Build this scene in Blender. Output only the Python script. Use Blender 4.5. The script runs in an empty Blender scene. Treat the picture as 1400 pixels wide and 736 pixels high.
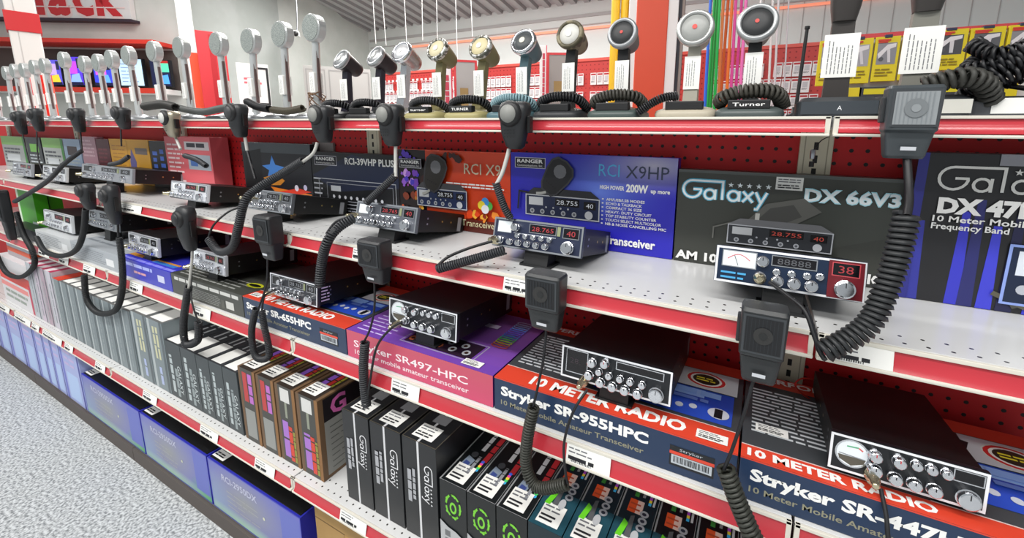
import bpy, bmesh, math, random
from mathutils import Vector, Matrix
random.seed(7)
R = math.radians
C = bpy.context.scene.collection
H = 1.45                                   # eye height of the camera
# ---------------------------------------------------------------- camera model
def _rot(a, b, c):
    ca, sa, cb, sb, cc, sc = math.cos(a), math.sin(a), math.cos(b), math.sin(b), math.cos(c), math.sin(c)
    Rz = Matrix(((ca, -sa, 0), (sa, ca, 0), (0, 0, 1))); Rx = Matrix(((1, 0, 0), (0, cb, -sb), (0, sb, cb)))
    Rr = Matrix(((cc, -sc, 0), (sc, cc, 0), (0, 0, 1)))
    return Rr @ Rx @ Rz
MC = _rot(-.4662, 1.7480, .0123); FPX, PX, PY = 574.2, 749.0, 283.84
cd = bpy.data.cameras.new('camera'); cam = bpy.data.objects.new('camera', cd); C.objects.link(cam)
cam.location = (0, 0, H)
cam.rotation_euler = Matrix((MC[0], -MC[1], -MC[2])).transposed().to_euler()
cd.sensor_width = 36; cd.lens = FPX / 1400 * 36; cd.shift_x = -(PX - 700) / 1400; cd.shift_y = (PY - 368) / 1400
cd.clip_start = .02; cd.clip_end = 60
bpy.context.scene.camera = cam
def ray(x, y): return MC.transposed() @ Vector(((x - PX) / FPX, (y - PY) / FPX, 1))
def at(x, y, Y):                            # the point of the photo on the upright plane at depth Y
    d = ray(x, y); d = d * (Y / d.y); return Vector((d.x, d.y, d.z + H))
def az(x, y, z):                            # the point of the photo on the level plane at height z
    d = ray(x, y); d = d * ((z - H) / d.z); return Vector((d.x, d.y, z))
def far(x, y, D):                           # at ground distance D
    d = ray(x, y); d = d * (D / math.hypot(d.x, d.y)); return Vector((d.x, d.y, d.z + H))
# ---------------------------------------------------------------- materials
MATS = {}
def hexc(c):
    if isinstance(c, str):
        c = [int(c[i:i + 2], 16) / 255 for i in (0, 2, 4)]
        c = [v / 12.92 if v <= .04045 else ((v + .055) / 1.055) ** 2.4 for v in c]
    return tuple(c[:3]) + (1,)
def M(col, rough=.5, metal=0, emit=0, spec=None, alpha=1):
    key = (str(col), rough, metal, emit, spec, alpha)
    if key in MATS: return MATS[key]
    m = bpy.data.materials.new('surface'); m.use_nodes = True
    b = m.node_tree.nodes['Principled BSDF']
    b.inputs['Base Color'].default_value = hexc(col); b.inputs['Roughness'].default_value = rough
    b.inputs['Metallic'].default_value = metal
    if spec is not None: b.inputs['Specular IOR Level'].default_value = spec
    if emit:
        b.inputs['Emission Color'].default_value = hexc(col); b.inputs['Emission Strength'].default_value = emit
    if alpha < 1: b.inputs['Alpha'].default_value = alpha
    MATS[key] = m; return m
def nodes(m): return m.node_tree.nodes, m.node_tree.links
def noisemat(c1, c2, scale, rough=.6, detail=4, lo=.4, hi=.6, bump=0, dist=.002, stretch=None, metal=0):
    m = bpy.data.materials.new('mottled'); m.use_nodes = True; n, l = nodes(m); b = n['Principled BSDF']
    tc = n.new('ShaderNodeTexCoord'); nz = n.new('ShaderNodeTexNoise'); cr = n.new('ShaderNodeValToRGB')
    mp = n.new('ShaderNodeMapping')
    if stretch: mp.inputs['Scale'].default_value = stretch
    nz.inputs['Scale'].default_value = scale; nz.inputs['Detail'].default_value = detail
    cr.color_ramp.elements[0].position = lo; cr.color_ramp.elements[1].position = hi
    cr.color_ramp.elements[0].color = hexc(c1); cr.color_ramp.elements[1].color = hexc(c2)
    l.new(tc.outputs['Object'], mp.inputs['Vector']); l.new(mp.outputs['Vector'], nz.inputs['Vector']); l.new(nz.outputs['Fac'], cr.inputs['Fac']); l.new(cr.outputs['Color'], b.inputs['Base Color'])
    b.inputs['Roughness'].default_value = rough; b.inputs['Metallic'].default_value = metal
    if bump:
        bp = n.new('ShaderNodeBump'); bp.inputs['Strength'].default_value = bump; bp.inputs['Distance'].default_value = dist
        l.new(nz.outputs['Fac'], bp.inputs['Height']); l.new(bp.outputs['Normal'], b.inputs['Normal'])
    return m
def glowmat(base, glows, rough=.3, kind='QUADRATIC_SPHERE'):
    m = bpy.data.materials.new('print_highlight_gradient'); m.use_nodes = True; n, l = nodes(m); b = n['Principled BSDF']; b.inputs['Roughness'].default_value = rough
    tc = n.new('ShaderNodeTexCoord'); prev = None
    for cx, cz, rx, rz, col in glows:
        mp = n.new('ShaderNodeMapping'); mp.inputs['Location'].default_value = (-cx / rx, 0, -cz / rz); mp.inputs['Scale'].default_value = (1 / rx, 0, 1 / rz); l.new(tc.outputs['Object'], mp.inputs['Vector'])
        g_ = n.new('ShaderNodeTexGradient'); g_.gradient_type = kind; l.new(mp.outputs['Vector'], g_.inputs['Vector'])
        mx = n.new('ShaderNodeMix'); mx.data_type = 'RGBA'; l.new(g_.outputs['Fac'], mx.inputs['Factor']); mx.inputs['B'].default_value = hexc(col)
        if prev is None: mx.inputs['A'].default_value = hexc(base)
        else: l.new(prev, mx.inputs['A'])
        prev = mx.outputs['Result']
    l.new(prev, b.inputs['Base Color']); return m
def dotmat(base, dot, pitch, rad, axes=(0, 2), rows=None, rough=.45, vary=.0, base2=None):
    """a painted sheet punched with round holes: pitch along axes[0] and axes[1] (rows: only at these offsets along axes[1])"""
    m = bpy.data.materials.new('punched_sheet'); m.use_nodes = True; n, l = nodes(m); b = n['Principled BSDF']
    tc = n.new('ShaderNodeTexCoord'); sp = n.new('ShaderNodeSeparateXYZ'); l.new(tc.outputs['Object'], sp.inputs[0])
    def mth(op, a, c=None):
        q = n.new('ShaderNodeMath'); q.operation = op
        for i, v in enumerate((a, c)):
            if v is None: continue
            if isinstance(v, (int, float)): q.inputs[i].default_value = v
            else: l.new(v, q.inputs[i])
        return q.outputs[0]
    def cell(o, p): return mth('SUBTRACT', mth('MODULO', mth('ADD', o, 100 * p + p / 2), p), p / 2)
    u = cell(sp.outputs[axes[0]], pitch)
    if rows is None:
        v = cell(sp.outputs[axes[1]], pitch); d = mth('SQRT', mth('ADD', mth('MULTIPLY', u, u), mth('MULTIPLY', v, v)))
    else:
        d = None
        for r in rows:
            v = mth('SUBTRACT', sp.outputs[axes[1]], r); q = mth('SQRT', mth('ADD', mth('MULTIPLY', u, u), mth('MULTIPLY', v, v)))
            d = q if d is None else mth('MINIMUM', d, q)
    f = mth('LESS_THAN', d, rad)
    mx = n.new('ShaderNodeMix'); mx.data_type = 'RGBA'; l.new(f, mx.inputs['Factor'])
    mx.inputs['A'].default_value = hexc(base); mx.inputs['B'].default_value = hexc(dot)
    l.new(mx.outputs['Result'], b.inputs['Base Color']); b.inputs['Roughness'].default_value = rough
    return m
BLK = M('0b0b0c', .42); BLK2 = M('17181a', .5); BLK3 = M('2a2c2f', .5); RUB = M('15161a', .5); RUBG = M('34363a', .5)
CHR = M('d9dbe0', .18, 1); CHR2 = M('aeb2b8', .3, 1); STEEL = M('9da0a3', .35, .8); BRASS = M('c8b06a', .3, 1)
WHT = M('f2f2f0', .5); PAPER = M('eeeeea', .7); INK = M('1b1c22', .7); INKG = M('6b6d72', .7)
RED = M('bd3640', .22); REDD = M('a00d15', .4); CREAM = M('d9d3bf', .5); SHELFW = None
# ---------------------------------------------------------------- mesh builder
class MB:
    def __init__(s): s.v = []; s.f = []; s.m = []; s.sm = []; s.mats = []; s.T = Matrix.Identity(4)
    def mi(s, m):
        if m not in s.mats: s.mats.append(m)
        return s.mats.index(m)
    def add(s, vs, fs, m, smooth=False):
        o = len(s.v); T = s.T; s.v += [T @ Vector(p) for p in vs]; k = s.mi(m)
        for f in fs: s.f.append([o + i for i in f]); s.m.append(k); s.sm.append(smooth)
    def box(s, x0, x1, y0, y1, z0, z1, m, b=0):
        if b <= 0:
            vs = [(x, y, z) for z in (z0, z1) for y in (y0, y1) for x in (x0, x1)]
            s.add(vs, [(0, 2, 3, 1), (4, 5, 7, 6), (0, 1, 5, 4), (2, 6, 7, 3), (0, 4, 6, 2), (1, 3, 7, 5)], m); return
        b = min(b, (x1 - x0) * .45, (y1 - y0) * .45, (z1 - z0) * .45)
        bm = bmesh.new(); bmesh.ops.create_cube(bm, size=1)
        for q in bm.verts: q.co = Vector((x0 + (q.co.x + .5) * (x1 - x0), y0 + (q.co.y + .5) * (y1 - y0), z0 + (q.co.z + .5) * (z1 - z0)))
        bmesh.ops.bevel(bm, geom=bm.edges[:], offset=b, segments=2, profile=.6, affect='EDGES')
        bm.verts.index_update()
        s.add([q.co.copy() for q in bm.verts], [[q.index for q in f.verts] for f in bm.faces], m); bm.free()
    def loft(s, rings, m, cap=True, smooth=True):
        n = len(rings[0]); vs = [p for r in rings for p in r]; fs = []
        for i in range(len(rings) - 1):
            for j in range(n):
                k = (j + 1) % n; fs.append((i * n + j, i * n + k, (i + 1) * n + k, (i + 1) * n + j))
        s.add(vs, fs, m, smooth)
        if cap: s.add(rings[0], [list(range(n))[::-1]], m); s.add(rings[-1], [list(range(n))], m)
    def lathe(s, prof, m, n=20, cap=True, smooth=True):
        s.loft([[(r * math.cos(2 * math.pi * i / n), r * math.sin(2 * math.pi * i / n), z) for i in range(n)] for r, z in prof], m, cap, smooth)
    def slab(s, secs, m, n=24, p=4, smooth=True):
        """secs: (z, cx, cy, rx, ry) rounded-rectangle sections stacked up"""
        rings = []
        for z, cx, cy, rx, ry in secs:
            r = []
            for i in range(n):
                a = 2 * math.pi * (i + .5) / n; c, q = math.cos(a), math.sin(a)
                r.append((cx + rx * math.copysign(abs(c) ** (2 / p), c), cy + ry * math.copysign(abs(q) ** (2 / p), q), z))
            rings.append(r)
        s.loft(rings, m, True, smooth)
    def tube(s, pts, r, m, n=8, cap=True):
        pts = [Vector(p) for p in pts]; rings = []; N = len(pts); up = None
        for i, p in enumerate(pts):
            t = (pts[min(i + 1, N - 1)] - pts[max(i - 1, 0)])
            if t.length < 1e-9: t = Vector((0, 0, 1))
            t.normalize()
            if up is None: up = t.orthogonal().normalized()
            else:
                up = up - t * up.dot(t)
                up = up.normalized() if up.length > 1e-6 else t.orthogonal().normalized()
            w = t.cross(up); rr = r[i] if isinstance(r, (list, tuple)) else r
            rings.append([p + up * (rr * math.cos(2 * math.pi * j / n)) + w * (rr * math.sin(2 * math.pi * j / n)) for j in range(n)])
        s.loft(rings, m, cap)
    def coil(s, pts, Rc, rw, pitch, m, seg=9, n=4):
        pts = smooth(pts, 10); L = [0]
        for a, b in zip(pts, pts[1:]): L.append(L[-1] + (b - a).length)
        tot = L[-1]; turns = max(2, tot / pitch); N = int(turns * seg); hel = []; up = None; k = 0
        for i in range(N + 1):
            d = tot * i / N
            while k < len(L) - 2 and L[k + 1] < d: k += 1
            t = (d - L[k]) / max(1e-9, L[k + 1] - L[k]); p = pts[k].lerp(pts[k + 1], t); tg = (pts[k + 1] - pts[k]).normalized()
            if k + 2 < len(pts): tg = tg.lerp((pts[k + 2] - pts[k + 1]).normalized(), t).normalized()
            up = tg.orthogonal().normalized() if up is None else (up - tg * up.dot(tg)).normalized()
            w = tg.cross(up); a = 2 * math.pi * i / seg
            hel.append(p + up * (Rc * math.cos(a)) + w * (Rc * math.sin(a)))
        s.tube(hel, rw, m, n)
    def build(s, name, parent=None):
        me = bpy.data.meshes.new(name); me.from_pydata([tuple(q) for q in s.v], [], s.f)
        for m in s.mats: me.materials.append(m)
        me.polygons.foreach_set('material_index', s.m); me.polygons.foreach_set('use_smooth', s.sm); me.update()
        o = bpy.data.objects.new(name, me); C.objects.link(o)
        if parent is not None: o.parent = parent
        return o
def smooth(pts, k=8):
    P = [Vector(p) for p in pts]
    if len(P) < 3: return [P[0].lerp(P[1], i / k) for i in range(k + 1)]
    out = []
    for i in range(len(P) - 1):
        a, b, c, d = P[max(i - 1, 0)], P[i], P[i + 1], P[min(i + 2, len(P) - 1)]
        for j in range(k):
            t = j / k; out.append(.5 * ((2 * b) + (c - a) * t + (2 * a - 5 * b + 4 * c - d) * t * t + (3 * b - a - 3 * c + d) * t ** 3))
    return out + [P[-1]]
def one(fn):                                  # a mesh built by fn(mb)
    m = MB(); fn(m); return m
def tag(o, label, cat, group=None, kind=None):
    o['label'] = label; o['category'] = cat
    if group: o['group'] = group
    if kind: o['kind'] = kind
    return o
def thing(name, label, cat, loc=(0, 0, 0), rot=(0, 0, 0), group=None):
    o = bpy.data.objects.new(name, None); C.objects.link(o); o.empty_display_size = .02
    o.location = loc; o.rotation_euler = rot; return tag(o, label, cat, group)
def struct(name, mb):
    o = mb.build(name); o['kind'] = 'structure'; return o
def share(name, mesh, parent, loc=(0, 0, 0), rot=(0, 0, 0)):
    o = bpy.data.objects.new(name, mesh); C.objects.link(o); o.parent = parent; o.location = loc; o.rotation_euler = rot; return o
# ---------------------------------------------------------------- lettering and printed faces
TXT = {}
def textmesh(st, bold=0):
    k = (st, bold)
    if k not in TXT:
        cu = bpy.data.curves.new('t', 'FONT'); cu.body = st; cu.resolution_u = 2; cu.offset = bold
        ob = bpy.data.objects.new('t', cu); me = bpy.data.meshes.new_from_object(ob)
        vs = [tuple(v.co[:2]) for v in me.vertices]; fs = [tuple(p.vertices) for p in me.polygons]
        bpy.data.objects.remove(ob); bpy.data.curves.remove(cu); bpy.data.meshes.remove(me)
        if vs:
            x0 = min(v[0] for v in vs); x1 = max(v[0] for v in vs)
        else: x0, x1 = 0, 1
        TXT[k] = (vs, fs, x0, x1)
    return TXT[k]
class Face:
    """a printed face of a mesh: origin O, u along U, v along V, in metres; things are laid on in layers"""
    def __init__(s, mb, O, U, V, eps=.00013):
        s.mb = mb; s.O = Vector(O); s.U = Vector(U).normalized(); s.V = Vector(V).normalized(); s.N = s.U.cross(s.V); s.k = 0; s.eps = eps
    def p(s, u, v, l): return s.O + s.U * u + s.V * v + s.N * (s.eps * l)
    def lay(s): s.k += 1; return s.k
    def poly(s, pts, m, l=None):
        l = s.lay() if l is None else l; s.k = max(s.k, l); s.mb.add([s.p(u, v, l) for u, v in pts], [list(range(len(pts)))], m)
    def rect(s, u0, v0, u1, v1, m, l=None): s.poly([(u0, v0), (u1, v0), (u1, v1), (u0, v1)], m, l)
    def disc(s, u, v, r, m, ry=None, n=18, l=None):
        ry = ry or r; s.poly([(u + r * math.cos(2 * math.pi * i / n), v + ry * math.sin(2 * math.pi * i / n)) for i in range(n)], m, l)
    def line(s, pts, w, m, l=None):
        l = s.lay() if l is None else l; s.k = max(s.k, l)
        P = [pts[0]] + [b for a, b in zip(pts, pts[1:]) if math.hypot(b[0] - a[0], b[1] - a[1]) > 1e-7]; N = len(P)
        if N < 2: return
        closed = math.hypot(P[0][0] - P[-1][0], P[0][1] - P[-1][1]) < 1e-7; vs = []
        def dr(a, b): L = math.hypot(b[0] - a[0], b[1] - a[1]); return ((b[0] - a[0]) / L, (b[1] - a[1]) / L)
        for i, p in enumerate(P):
            d0 = dr(P[i - 1], p) if i else (dr(P[-2], P[-1]) if closed else dr(P[0], P[1])); d1 = dr(p, P[i + 1]) if i < N - 1 else (dr(P[0], P[1]) if closed else d0)
            nx, ny = -(d0[1] + d1[1]), d0[0] + d1[0]; L = math.hypot(nx, ny)
            if L < .2: nx, ny, L = -d1[1], d1[0], 1
            nx /= L; ny /= L; k = w / 2 / max(.5, -nx * d1[1] + ny * d1[0])
            vs += [s.p(p[0] + nx * k, p[1] + ny * k, l), s.p(p[0] - nx * k, p[1] - ny * k, l)]
        s.mb.add(vs, [(2 * i + 1, 2 * i + 3, 2 * i + 2, 2 * i) for i in range(N - 1)], m)
    def frame(s, u0, v0, u1, v1, w, m): 
        l = s.lay()
        s.rect(u0, v0, u1, v0 + w, m, l); s.rect(u0, v1 - w, u1, v1, m, l); s.rect(u0, v0 + w, u0 + w, v1 - w, m, l); s.rect(u1 - w, v0 + w, u1, v1 - w, m, l)
    def txt(s, st, u, v, h, m, w=None, bold=0, shear=0, rot=0):
        vs, fs, x0, x1 = textmesh(st, bold); sy = h / .69; sx = sy if w is None else w / max(1e-6, x1 - x0); l = s.lay()
        c, q = math.cos(rot), math.sin(rot); out = []
        for x, y in vs:
            a = (x - x0) * sx + y * sy * shear; b = y * sy; out.append(s.p(u + a * c - b * q, v + a * q + b * c, l))
        s.mb.add(out, fs, m)
    def greek(s, u0, v0, u1, v1, n, m, fill=.45, ragged=.3, vert=False):
        l = s.lay(); rng = random.Random(int((u0 + v0 * 3 + u1 * 7) * 1e4))
        for i in range(n):
            if vert:
                st = (u1 - u0) / n; a = u0 + st * (i + .25); e = v1 - (v1 - v0) * ragged * rng.random(); y = v0
                while y < e - st * .2: L = min(e - y, st * rng.uniform(.7, 2.2)); s.rect(a, y, a + st * fill, y + L, m, l); y += L + st * .22
            else:
                st = (v1 - v0) / n; b = v1 - st * (i + .75); x = u0; e = u1 - (u1 - u0) * ragged * rng.random(); st2 = st * fill
                while x < e - st2:
                    L = min(e - x, st * rng.uniform(1.2, 4)); s.rect(x, b, x + L, b + st2, m, l); x += L + st * .35
    def bars(s, u0, v0, u1, v1, n, m):
        l = s.lay(); rng = random.Random(n)
        for i in range(n):
            st = (u1 - u0) / n; a = u0 + st * i; s.rect(a, v0, a + st * rng.uniform(.25, .75), v1, m, l)
def logo_galaxy(F, u, v, h, m, rot=0, w=.085, stars=True, glow=None, sm=None):
    c, q = math.cos(rot), math.sin(rot)
    def tr(pts): return [(u + (x * c - y * q) * h, v + (x * q + y * c) * h) for x, y in pts]
    def arc(cx, cy, r, a0, a1, n=14): return [(cx + r * math.cos(R(a0 + (a1 - a0) * i / n)), cy + r * math.sin(R(a0 + (a1 - a0) * i / n))) for i in range(n + 1)]
    st = [[(1.98, .02), (1.98, .95), (.5, .95)] + arc(.5, .5, .45, 90, 350) + [(.93, .5), (.55, .5)],
          arc(1.37, .27, .25, 0, 360), [(1.64, .54), (1.64, .0)], arc(2.5, .27, .25, 0, 360), [(2.77, .54), (2.77, 0)],
          [(2.92, .54), (3.4, 0)], [(3.4, .54), (2.92, 0)], [(3.5, .54), (3.74, .04)], [(4.0, .54), (3.62, -.32), (3.48, -.32)]]
    for wd, mm in (((w * 1.9, glow),) if glow else ()) + ((w, m),):
        for k in st: F.line(tr(k), wd * h, mm)
    if stars:
        l = F.lay()
        for i in range(5):
            x0, y0 = 2.35 + i * .42, .82
            F.poly(tr([(x0 + (.14 if j % 2 == 0 else .055) * math.sin(math.pi * j / 5), y0 + (.14 if j % 2 == 0 else .055) * math.cos(math.pi * j / 5)) for j in range(10)]), sm or m, l)
def sticker(par, O, U, V, w, h, name='price_sticker'):
    mb = MB(); F = Face(mb, O, U, V, .0005); F.k = 1; F.rect(0, 0, w, h, PAPER)
    F.greek(w * .08, h * .55, w * .92, h * .92, 2, INKG, .4); F.greek(w * .08, h * .1, w * .92, h * .45, 2, INK, .5); return mb.build(name, par)
# =============================================================== THE SETTING
CARPET = noisemat('7c8083', 'd0d4d6', 105, .95, 4, .36, .60, .5, .004)
mb = MB(); mb.box(-13, 6, -4, 9, -.05, 0, CARPET); struct('floor', mb)
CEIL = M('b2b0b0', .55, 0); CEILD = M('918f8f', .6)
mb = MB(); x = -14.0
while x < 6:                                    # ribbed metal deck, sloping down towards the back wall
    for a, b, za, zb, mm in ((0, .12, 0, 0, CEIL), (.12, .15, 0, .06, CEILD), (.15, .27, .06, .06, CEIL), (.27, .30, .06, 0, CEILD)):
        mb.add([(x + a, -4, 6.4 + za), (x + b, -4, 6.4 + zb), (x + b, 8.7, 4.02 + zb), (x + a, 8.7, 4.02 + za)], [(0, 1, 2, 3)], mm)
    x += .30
struct('ceiling', mb)
WALLG = noisemat('cdd1cb', 'd6d9d4', 2, .8); WALLW = noisemat('b4bab6', 'bec3c0', 2, .8); WALLD = noisemat('b5b4b3', 'c0bfbe', 2, .8)
def wallseg(name, a, b, z0, z1, m, t=.1):
    mb = MB(); a = Vector(a); b = Vector(b); d = (b - a).normalized(); nn = Vector((-d.y, d.x)) * t
    ps = [(a.x, a.y), (b.x, b.y), (b.x + nn.x, b.y + nn.y), (a.x + nn.x, a.y + nn.y)]
    mb.add([(x, y, z) for z in (z0, z1) for x, y in ps], [(3, 2, 1, 0), (4, 5, 6, 7), (0, 1, 5, 4), (1, 2, 6, 5), (2, 3, 7, 6), (3, 0, 4, 7)], m); return struct(name, mb)
WB = 8.5
BACKW = M('e3e9e6', .6); SEAM = M('b9b8b7', .7)
mb = MB(); mb.box(-9.9, 6, WB, WB + .1, 0, 4.6, BACKW)
for i in range(60):
    if -.5 + i * .3 < 6: mb.box(-.5 + i * .3, -.5 + i * .3 + .012, WB - .006, WB, 2.2, 4.6, SEAM)
mb.box(-9.7, 6, WB - .03, WB, 3.78, 3.84, SEAM); mb.box(-9.7, 6, WB - .02, WB, 3.62, 3.64, SEAM)
struct('wall_back', mb)
NEON = M('ff9a7a', .4, 0, .6)
tag(one(lambda m: m.box(-8.4, 6, WB - .06, WB - .03, 3.53, 3.57, NEON)).build('light_strip'), 'thin orange light strip running along the white back wall', 'light strip')
P0, P1, P2, P3 = (-12.5, 1.85), (-8.75, 3.85), (-9.45, 5.9), (-9.8, 8.6)
wallseg('wall_left', P0, P1, 0, 7, WALLG); wallseg('wall_left_middle', P1, P2, 0, 7, WALLW); wallseg('wall_left_rear', P2, P3, 0, 7, WALLG)
w1 = (Vector(P1) - Vector(P0)).normalized(); wn = Vector((w1.y, -w1.x))      # direction along the sign wall and out of it
def onw(s, o=0): p = Vector(P1) - w1 * s + wn * o; return p
def swall(x, y):                                # where the ray of the photo meets the sign wall: (distance from P1, z)
    d = ray(x, y); a = d.x * wn.x + d.y * wn.y; t = (P1[0] * wn.x + P1[1] * wn.y) / a
    p = Vector((d.x * t, d.y * t)); return (Vector(P1) - p).dot(w1), d.z * t + H
U3 = Vector((w1.x, w1.y, 0)); Z3 = Vector((0, 0, 1)); N3 = Vector((wn.x, wn.y, 0))
def wbox(mb, s0, s1, z0, z1, o0, o1, m):        # a box on the sign wall, s measured from P1 back along it
    ps = [onw(s0, o0), onw(s1, o0), onw(s1, o1), onw(s0, o1)]
    mb.add([(p.x, p.y, z) for z in (z0, z1) for p in ps], [(0, 1, 2, 3), (7, 6, 5, 4), (1, 0, 4, 5), (2, 1, 5, 6), (3, 2, 6, 7), (0, 3, 7, 4)], m)
# the red-lettered sign
sA = swall(188, 31)[0]; zS = swall(150, 27)[1]; sB = swall(-8, 22)[0]
t = thing('store_sign', 'large white sign board with red capital lettering high on the left wall', 'sign', (0, 0, 0))
mb = MB(); wbox(mb, sA, sB, zS - .02, zS + 1.4, .01, .10, M('e9e7e6', .5)); wbox(mb, sA - .05, sB, zS - .06, zS - .02, .01, .16, M('3b2d3a', .6)); mb.build('board', t)
mb = MB(); o = onw(sB, .101); F = Face(mb, (o.x, o.y, zS), U3, Z3, .004)
Lw = sB - sA; SR = M('d02a31', .4); SO = M('f5d9d6', .5)

for ch, ua, wa in (('h', .262, .150), ('a', .438, .150), ('c', .615, .135), ('k', .772, .175)):
    F.k = 0; F.txt(ch, Lw * (ua - .010), .035, .64, SO, Lw * (wa + .02), .05); F.txt(ch, Lw * ua, .06, .59, SR, Lw * wa, .035)
F.rect(Lw * .25, .15, Lw * .97, .168, SO); mb.build('lettering', t)
mb = MB(); F = Face(mb, (o.x, o.y, zS), U3, Z3, .004); F.rect(-.2, .08, Lw * .05, 1.2, SR); mb.build('lettering', t)
# the wall bay with televisions under the sign
s0, zB = swall(232, 63)
mb = MB(); wbox(mb, s0 - .1, s0 + 4.2, zB - .05, zB + .012, .0, .45, M('e03a2c', .4)); tag(mb.build('display_bay_fascia'), 'long red fascia board over the wall of televisions', 'fascia')
zR = swall(200, 122)[1]
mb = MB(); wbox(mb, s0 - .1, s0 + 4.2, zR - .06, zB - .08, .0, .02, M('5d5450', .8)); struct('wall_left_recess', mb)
t = thing('television_shelf', 'long wall shelf with red front edge carrying the televisions', 'shelf')
mb = MB(); wbox(mb, s0 - .1, s0 + 4.2, zR - .10, zR - .02, .02, .42, WHT); mb.build('board', t)
mb = MB(); wbox(mb, s0 - .1, s0 + 4.2, zR - .10, zR - .02, .421, .44, M('e0402c', .4)); mb.build('front_edge', t)
mb = MB(); wbox(mb, s0 - .1, s0 + 4.2, .9, 1.0, .02, .4, M('e8e6e4', .5)); tag(mb.build('wall_shelf'), 'white lower wall shelf beneath the television shelf', 'shelf')
def tv(xa, xb, ya, yb, paint, label):
    a = swall(xb, (ya + yb) / 2)[0] + .006; b = swall(xa, (ya + yb) / 2)[0] - .006; z1 = swall((xa + xb) / 2, ya)[1]; b = max(b, a + .12); z0 = zR - .02; z1 = max(z1, z0 + .3)
    t = thing('television', label, 'television', (0, 0, 0))
    mb = MB(); wbox(mb, a, b, z0 + .04, z1, .18, .23, M('1a1a22', .4)); mb.build('housing', t)
    mb = MB(); wbox(mb, a + (b - a) * .3, a + (b - a) * .7, z0, z0 + .045, .13, .28, BLK2); mb.build('stand', t)
    mb = MB(); o = onw(b - .015, .231); F = Face(mb, (o.x, o.y, z0 + .055), U3, Z3, .002); paint(F, b - a - .03, z1 - z0 - .07); mb.build('screen', t)
def em(c, s=.9): return M(c, .3, 0, s)
def pv(c1, c2, c3):
    def f(F, w, h):
        F.rect(0, 0, w, h, em(c1)); F.rect(w * .1, h * .4, w * .7, h * .85, em(c2)); F.poly([(w * .2, h * .1), (w * .9, h * .1), (w * .8, h * .42), (w * .3, h * .36)], em(c3)); F.rect(w * .72, h * .6, w * .95, h * .95, em('20243c')); F.rect(0, 0, w, h * .1, em('101038'))
    return f
def ppale(F, w, h):
    F.rect(0, 0, w, h, em('bcd9ee')); F.greek(w * .08, h * .1, w * .9, h * .9, 6, em('7d93b0'), .25, .5); F.rect(w * .5, h * .4, w * .62, h * .48, em('e0557a'))
def pgreen(F, w, h):
    F.rect(0, 0, w, h, em('151a3c')); F.rect(w * .2, h * .55, w * .98, h * .9, em('58cfa6')); F.rect(w * .2, h * .9, w * .98, h, em('a3271f')); F.poly([(w * .4, h * .08), (w * .95, h * .08), (w * .9, h * .46), (w * .55, h * .4)], em('4d9bf0'))
tv(62, 80, 86, 112, pv('4a5a7a', 'c9a05a', '2a1a10'), 'far television with a brown and blue picture beside the white column')
tv(84, 106, 84, 114, pv('5f58d8', 'caa9e8', 'e6d23a'), 'television with a violet and yellow picture, second from the white column')
tv(110, 134, 80, 116, pv('5a3ce0', 'c84be8', '8fb6ff'), 'television with a magenta and violet picture in the middle of the row')
tv(146, 173, 84, 117, pv('3a46e0', 'd05be8', '63a9ff'), 'television with a blue and pink picture left of the pale screen')
tv(180, 214, 83, 117, ppale, 'television with a pale blue chart on its screen')
tv(222, 250, 85, 118, pgreen, 'television with a green and navy picture nearest the orange panel')
# column with the red band in front of the sign wall
def postbox(name, label, cat, x0, x1, y, D, z0, z1, parts, dp=.25):
    a = far(x0, y, D); b = far(x1, y, D); u = Vector((b.x - a.x, b.y - a.y, 0)); w = u.length; ang = math.atan2(u.y, u.x)
    t = thing(name, label, cat, (a.x, a.y, 0), (0, 0, ang))
    for pn, u0, u1, za, zb, yo, m in parts(w): 
        mb = MB(); mb.box(u0, u1, -yo, dp + yo, za, zb, m, .006); mb.build(pn, t)
    return t
z_a, z_b = far(48, 19, 6.5).z, far(55, 46, 6.5).z
mb = MB(); a = far(19, 80, 6.5); b = far(62, 80, 6.5); u = (b - a); ang = math.atan2(u.y, u.x); w = math.hypot(u.x, u.y)
mb.T = Matrix.Translation((a.x, a.y, 0)) @ Matrix.Rotation(ang, 4, 'Z')
mb.box(0, w, 0, w, 0, 6.5, M('dcdbd6', .6), .01); mb.box(-.012, w + .012, -.012, w + .012, z_b, z_a, M('c4262a', .4), .004); mb.box(w * .3, w * .305, -.004, 0, 0, 6.5, SEAM)
struct('trim_1', mb)                             # white column with a red band
for i, (xa, xb, c) in enumerate(((34, 39, 'd83b43'), (48, 56, 'd3230f'), (62, 69, 'e0604e'))):
    D = 6.1 - i * .15; a = far(xa + 6, 125, D); b = far(xb + 6, 125, D); ang = math.atan2(b.y - a.y, b.x - a.x); w = (b - a).length
    mb = MB(); mb.T = Matrix.Translation((a.x, a.y, 0)) @ Matrix.Rotation(ang, 4, 'Z'); mb.box(0, w, 0, .04, 0, far(xa, 102, D).z, M(c, .4), .004)
    tag(mb.build('banner_post'), ['pinkish red upright board left of the white column foot', 'bright red upright board in front of the white column', 'pale red upright board right of the white column foot'][i], 'post')
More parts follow.
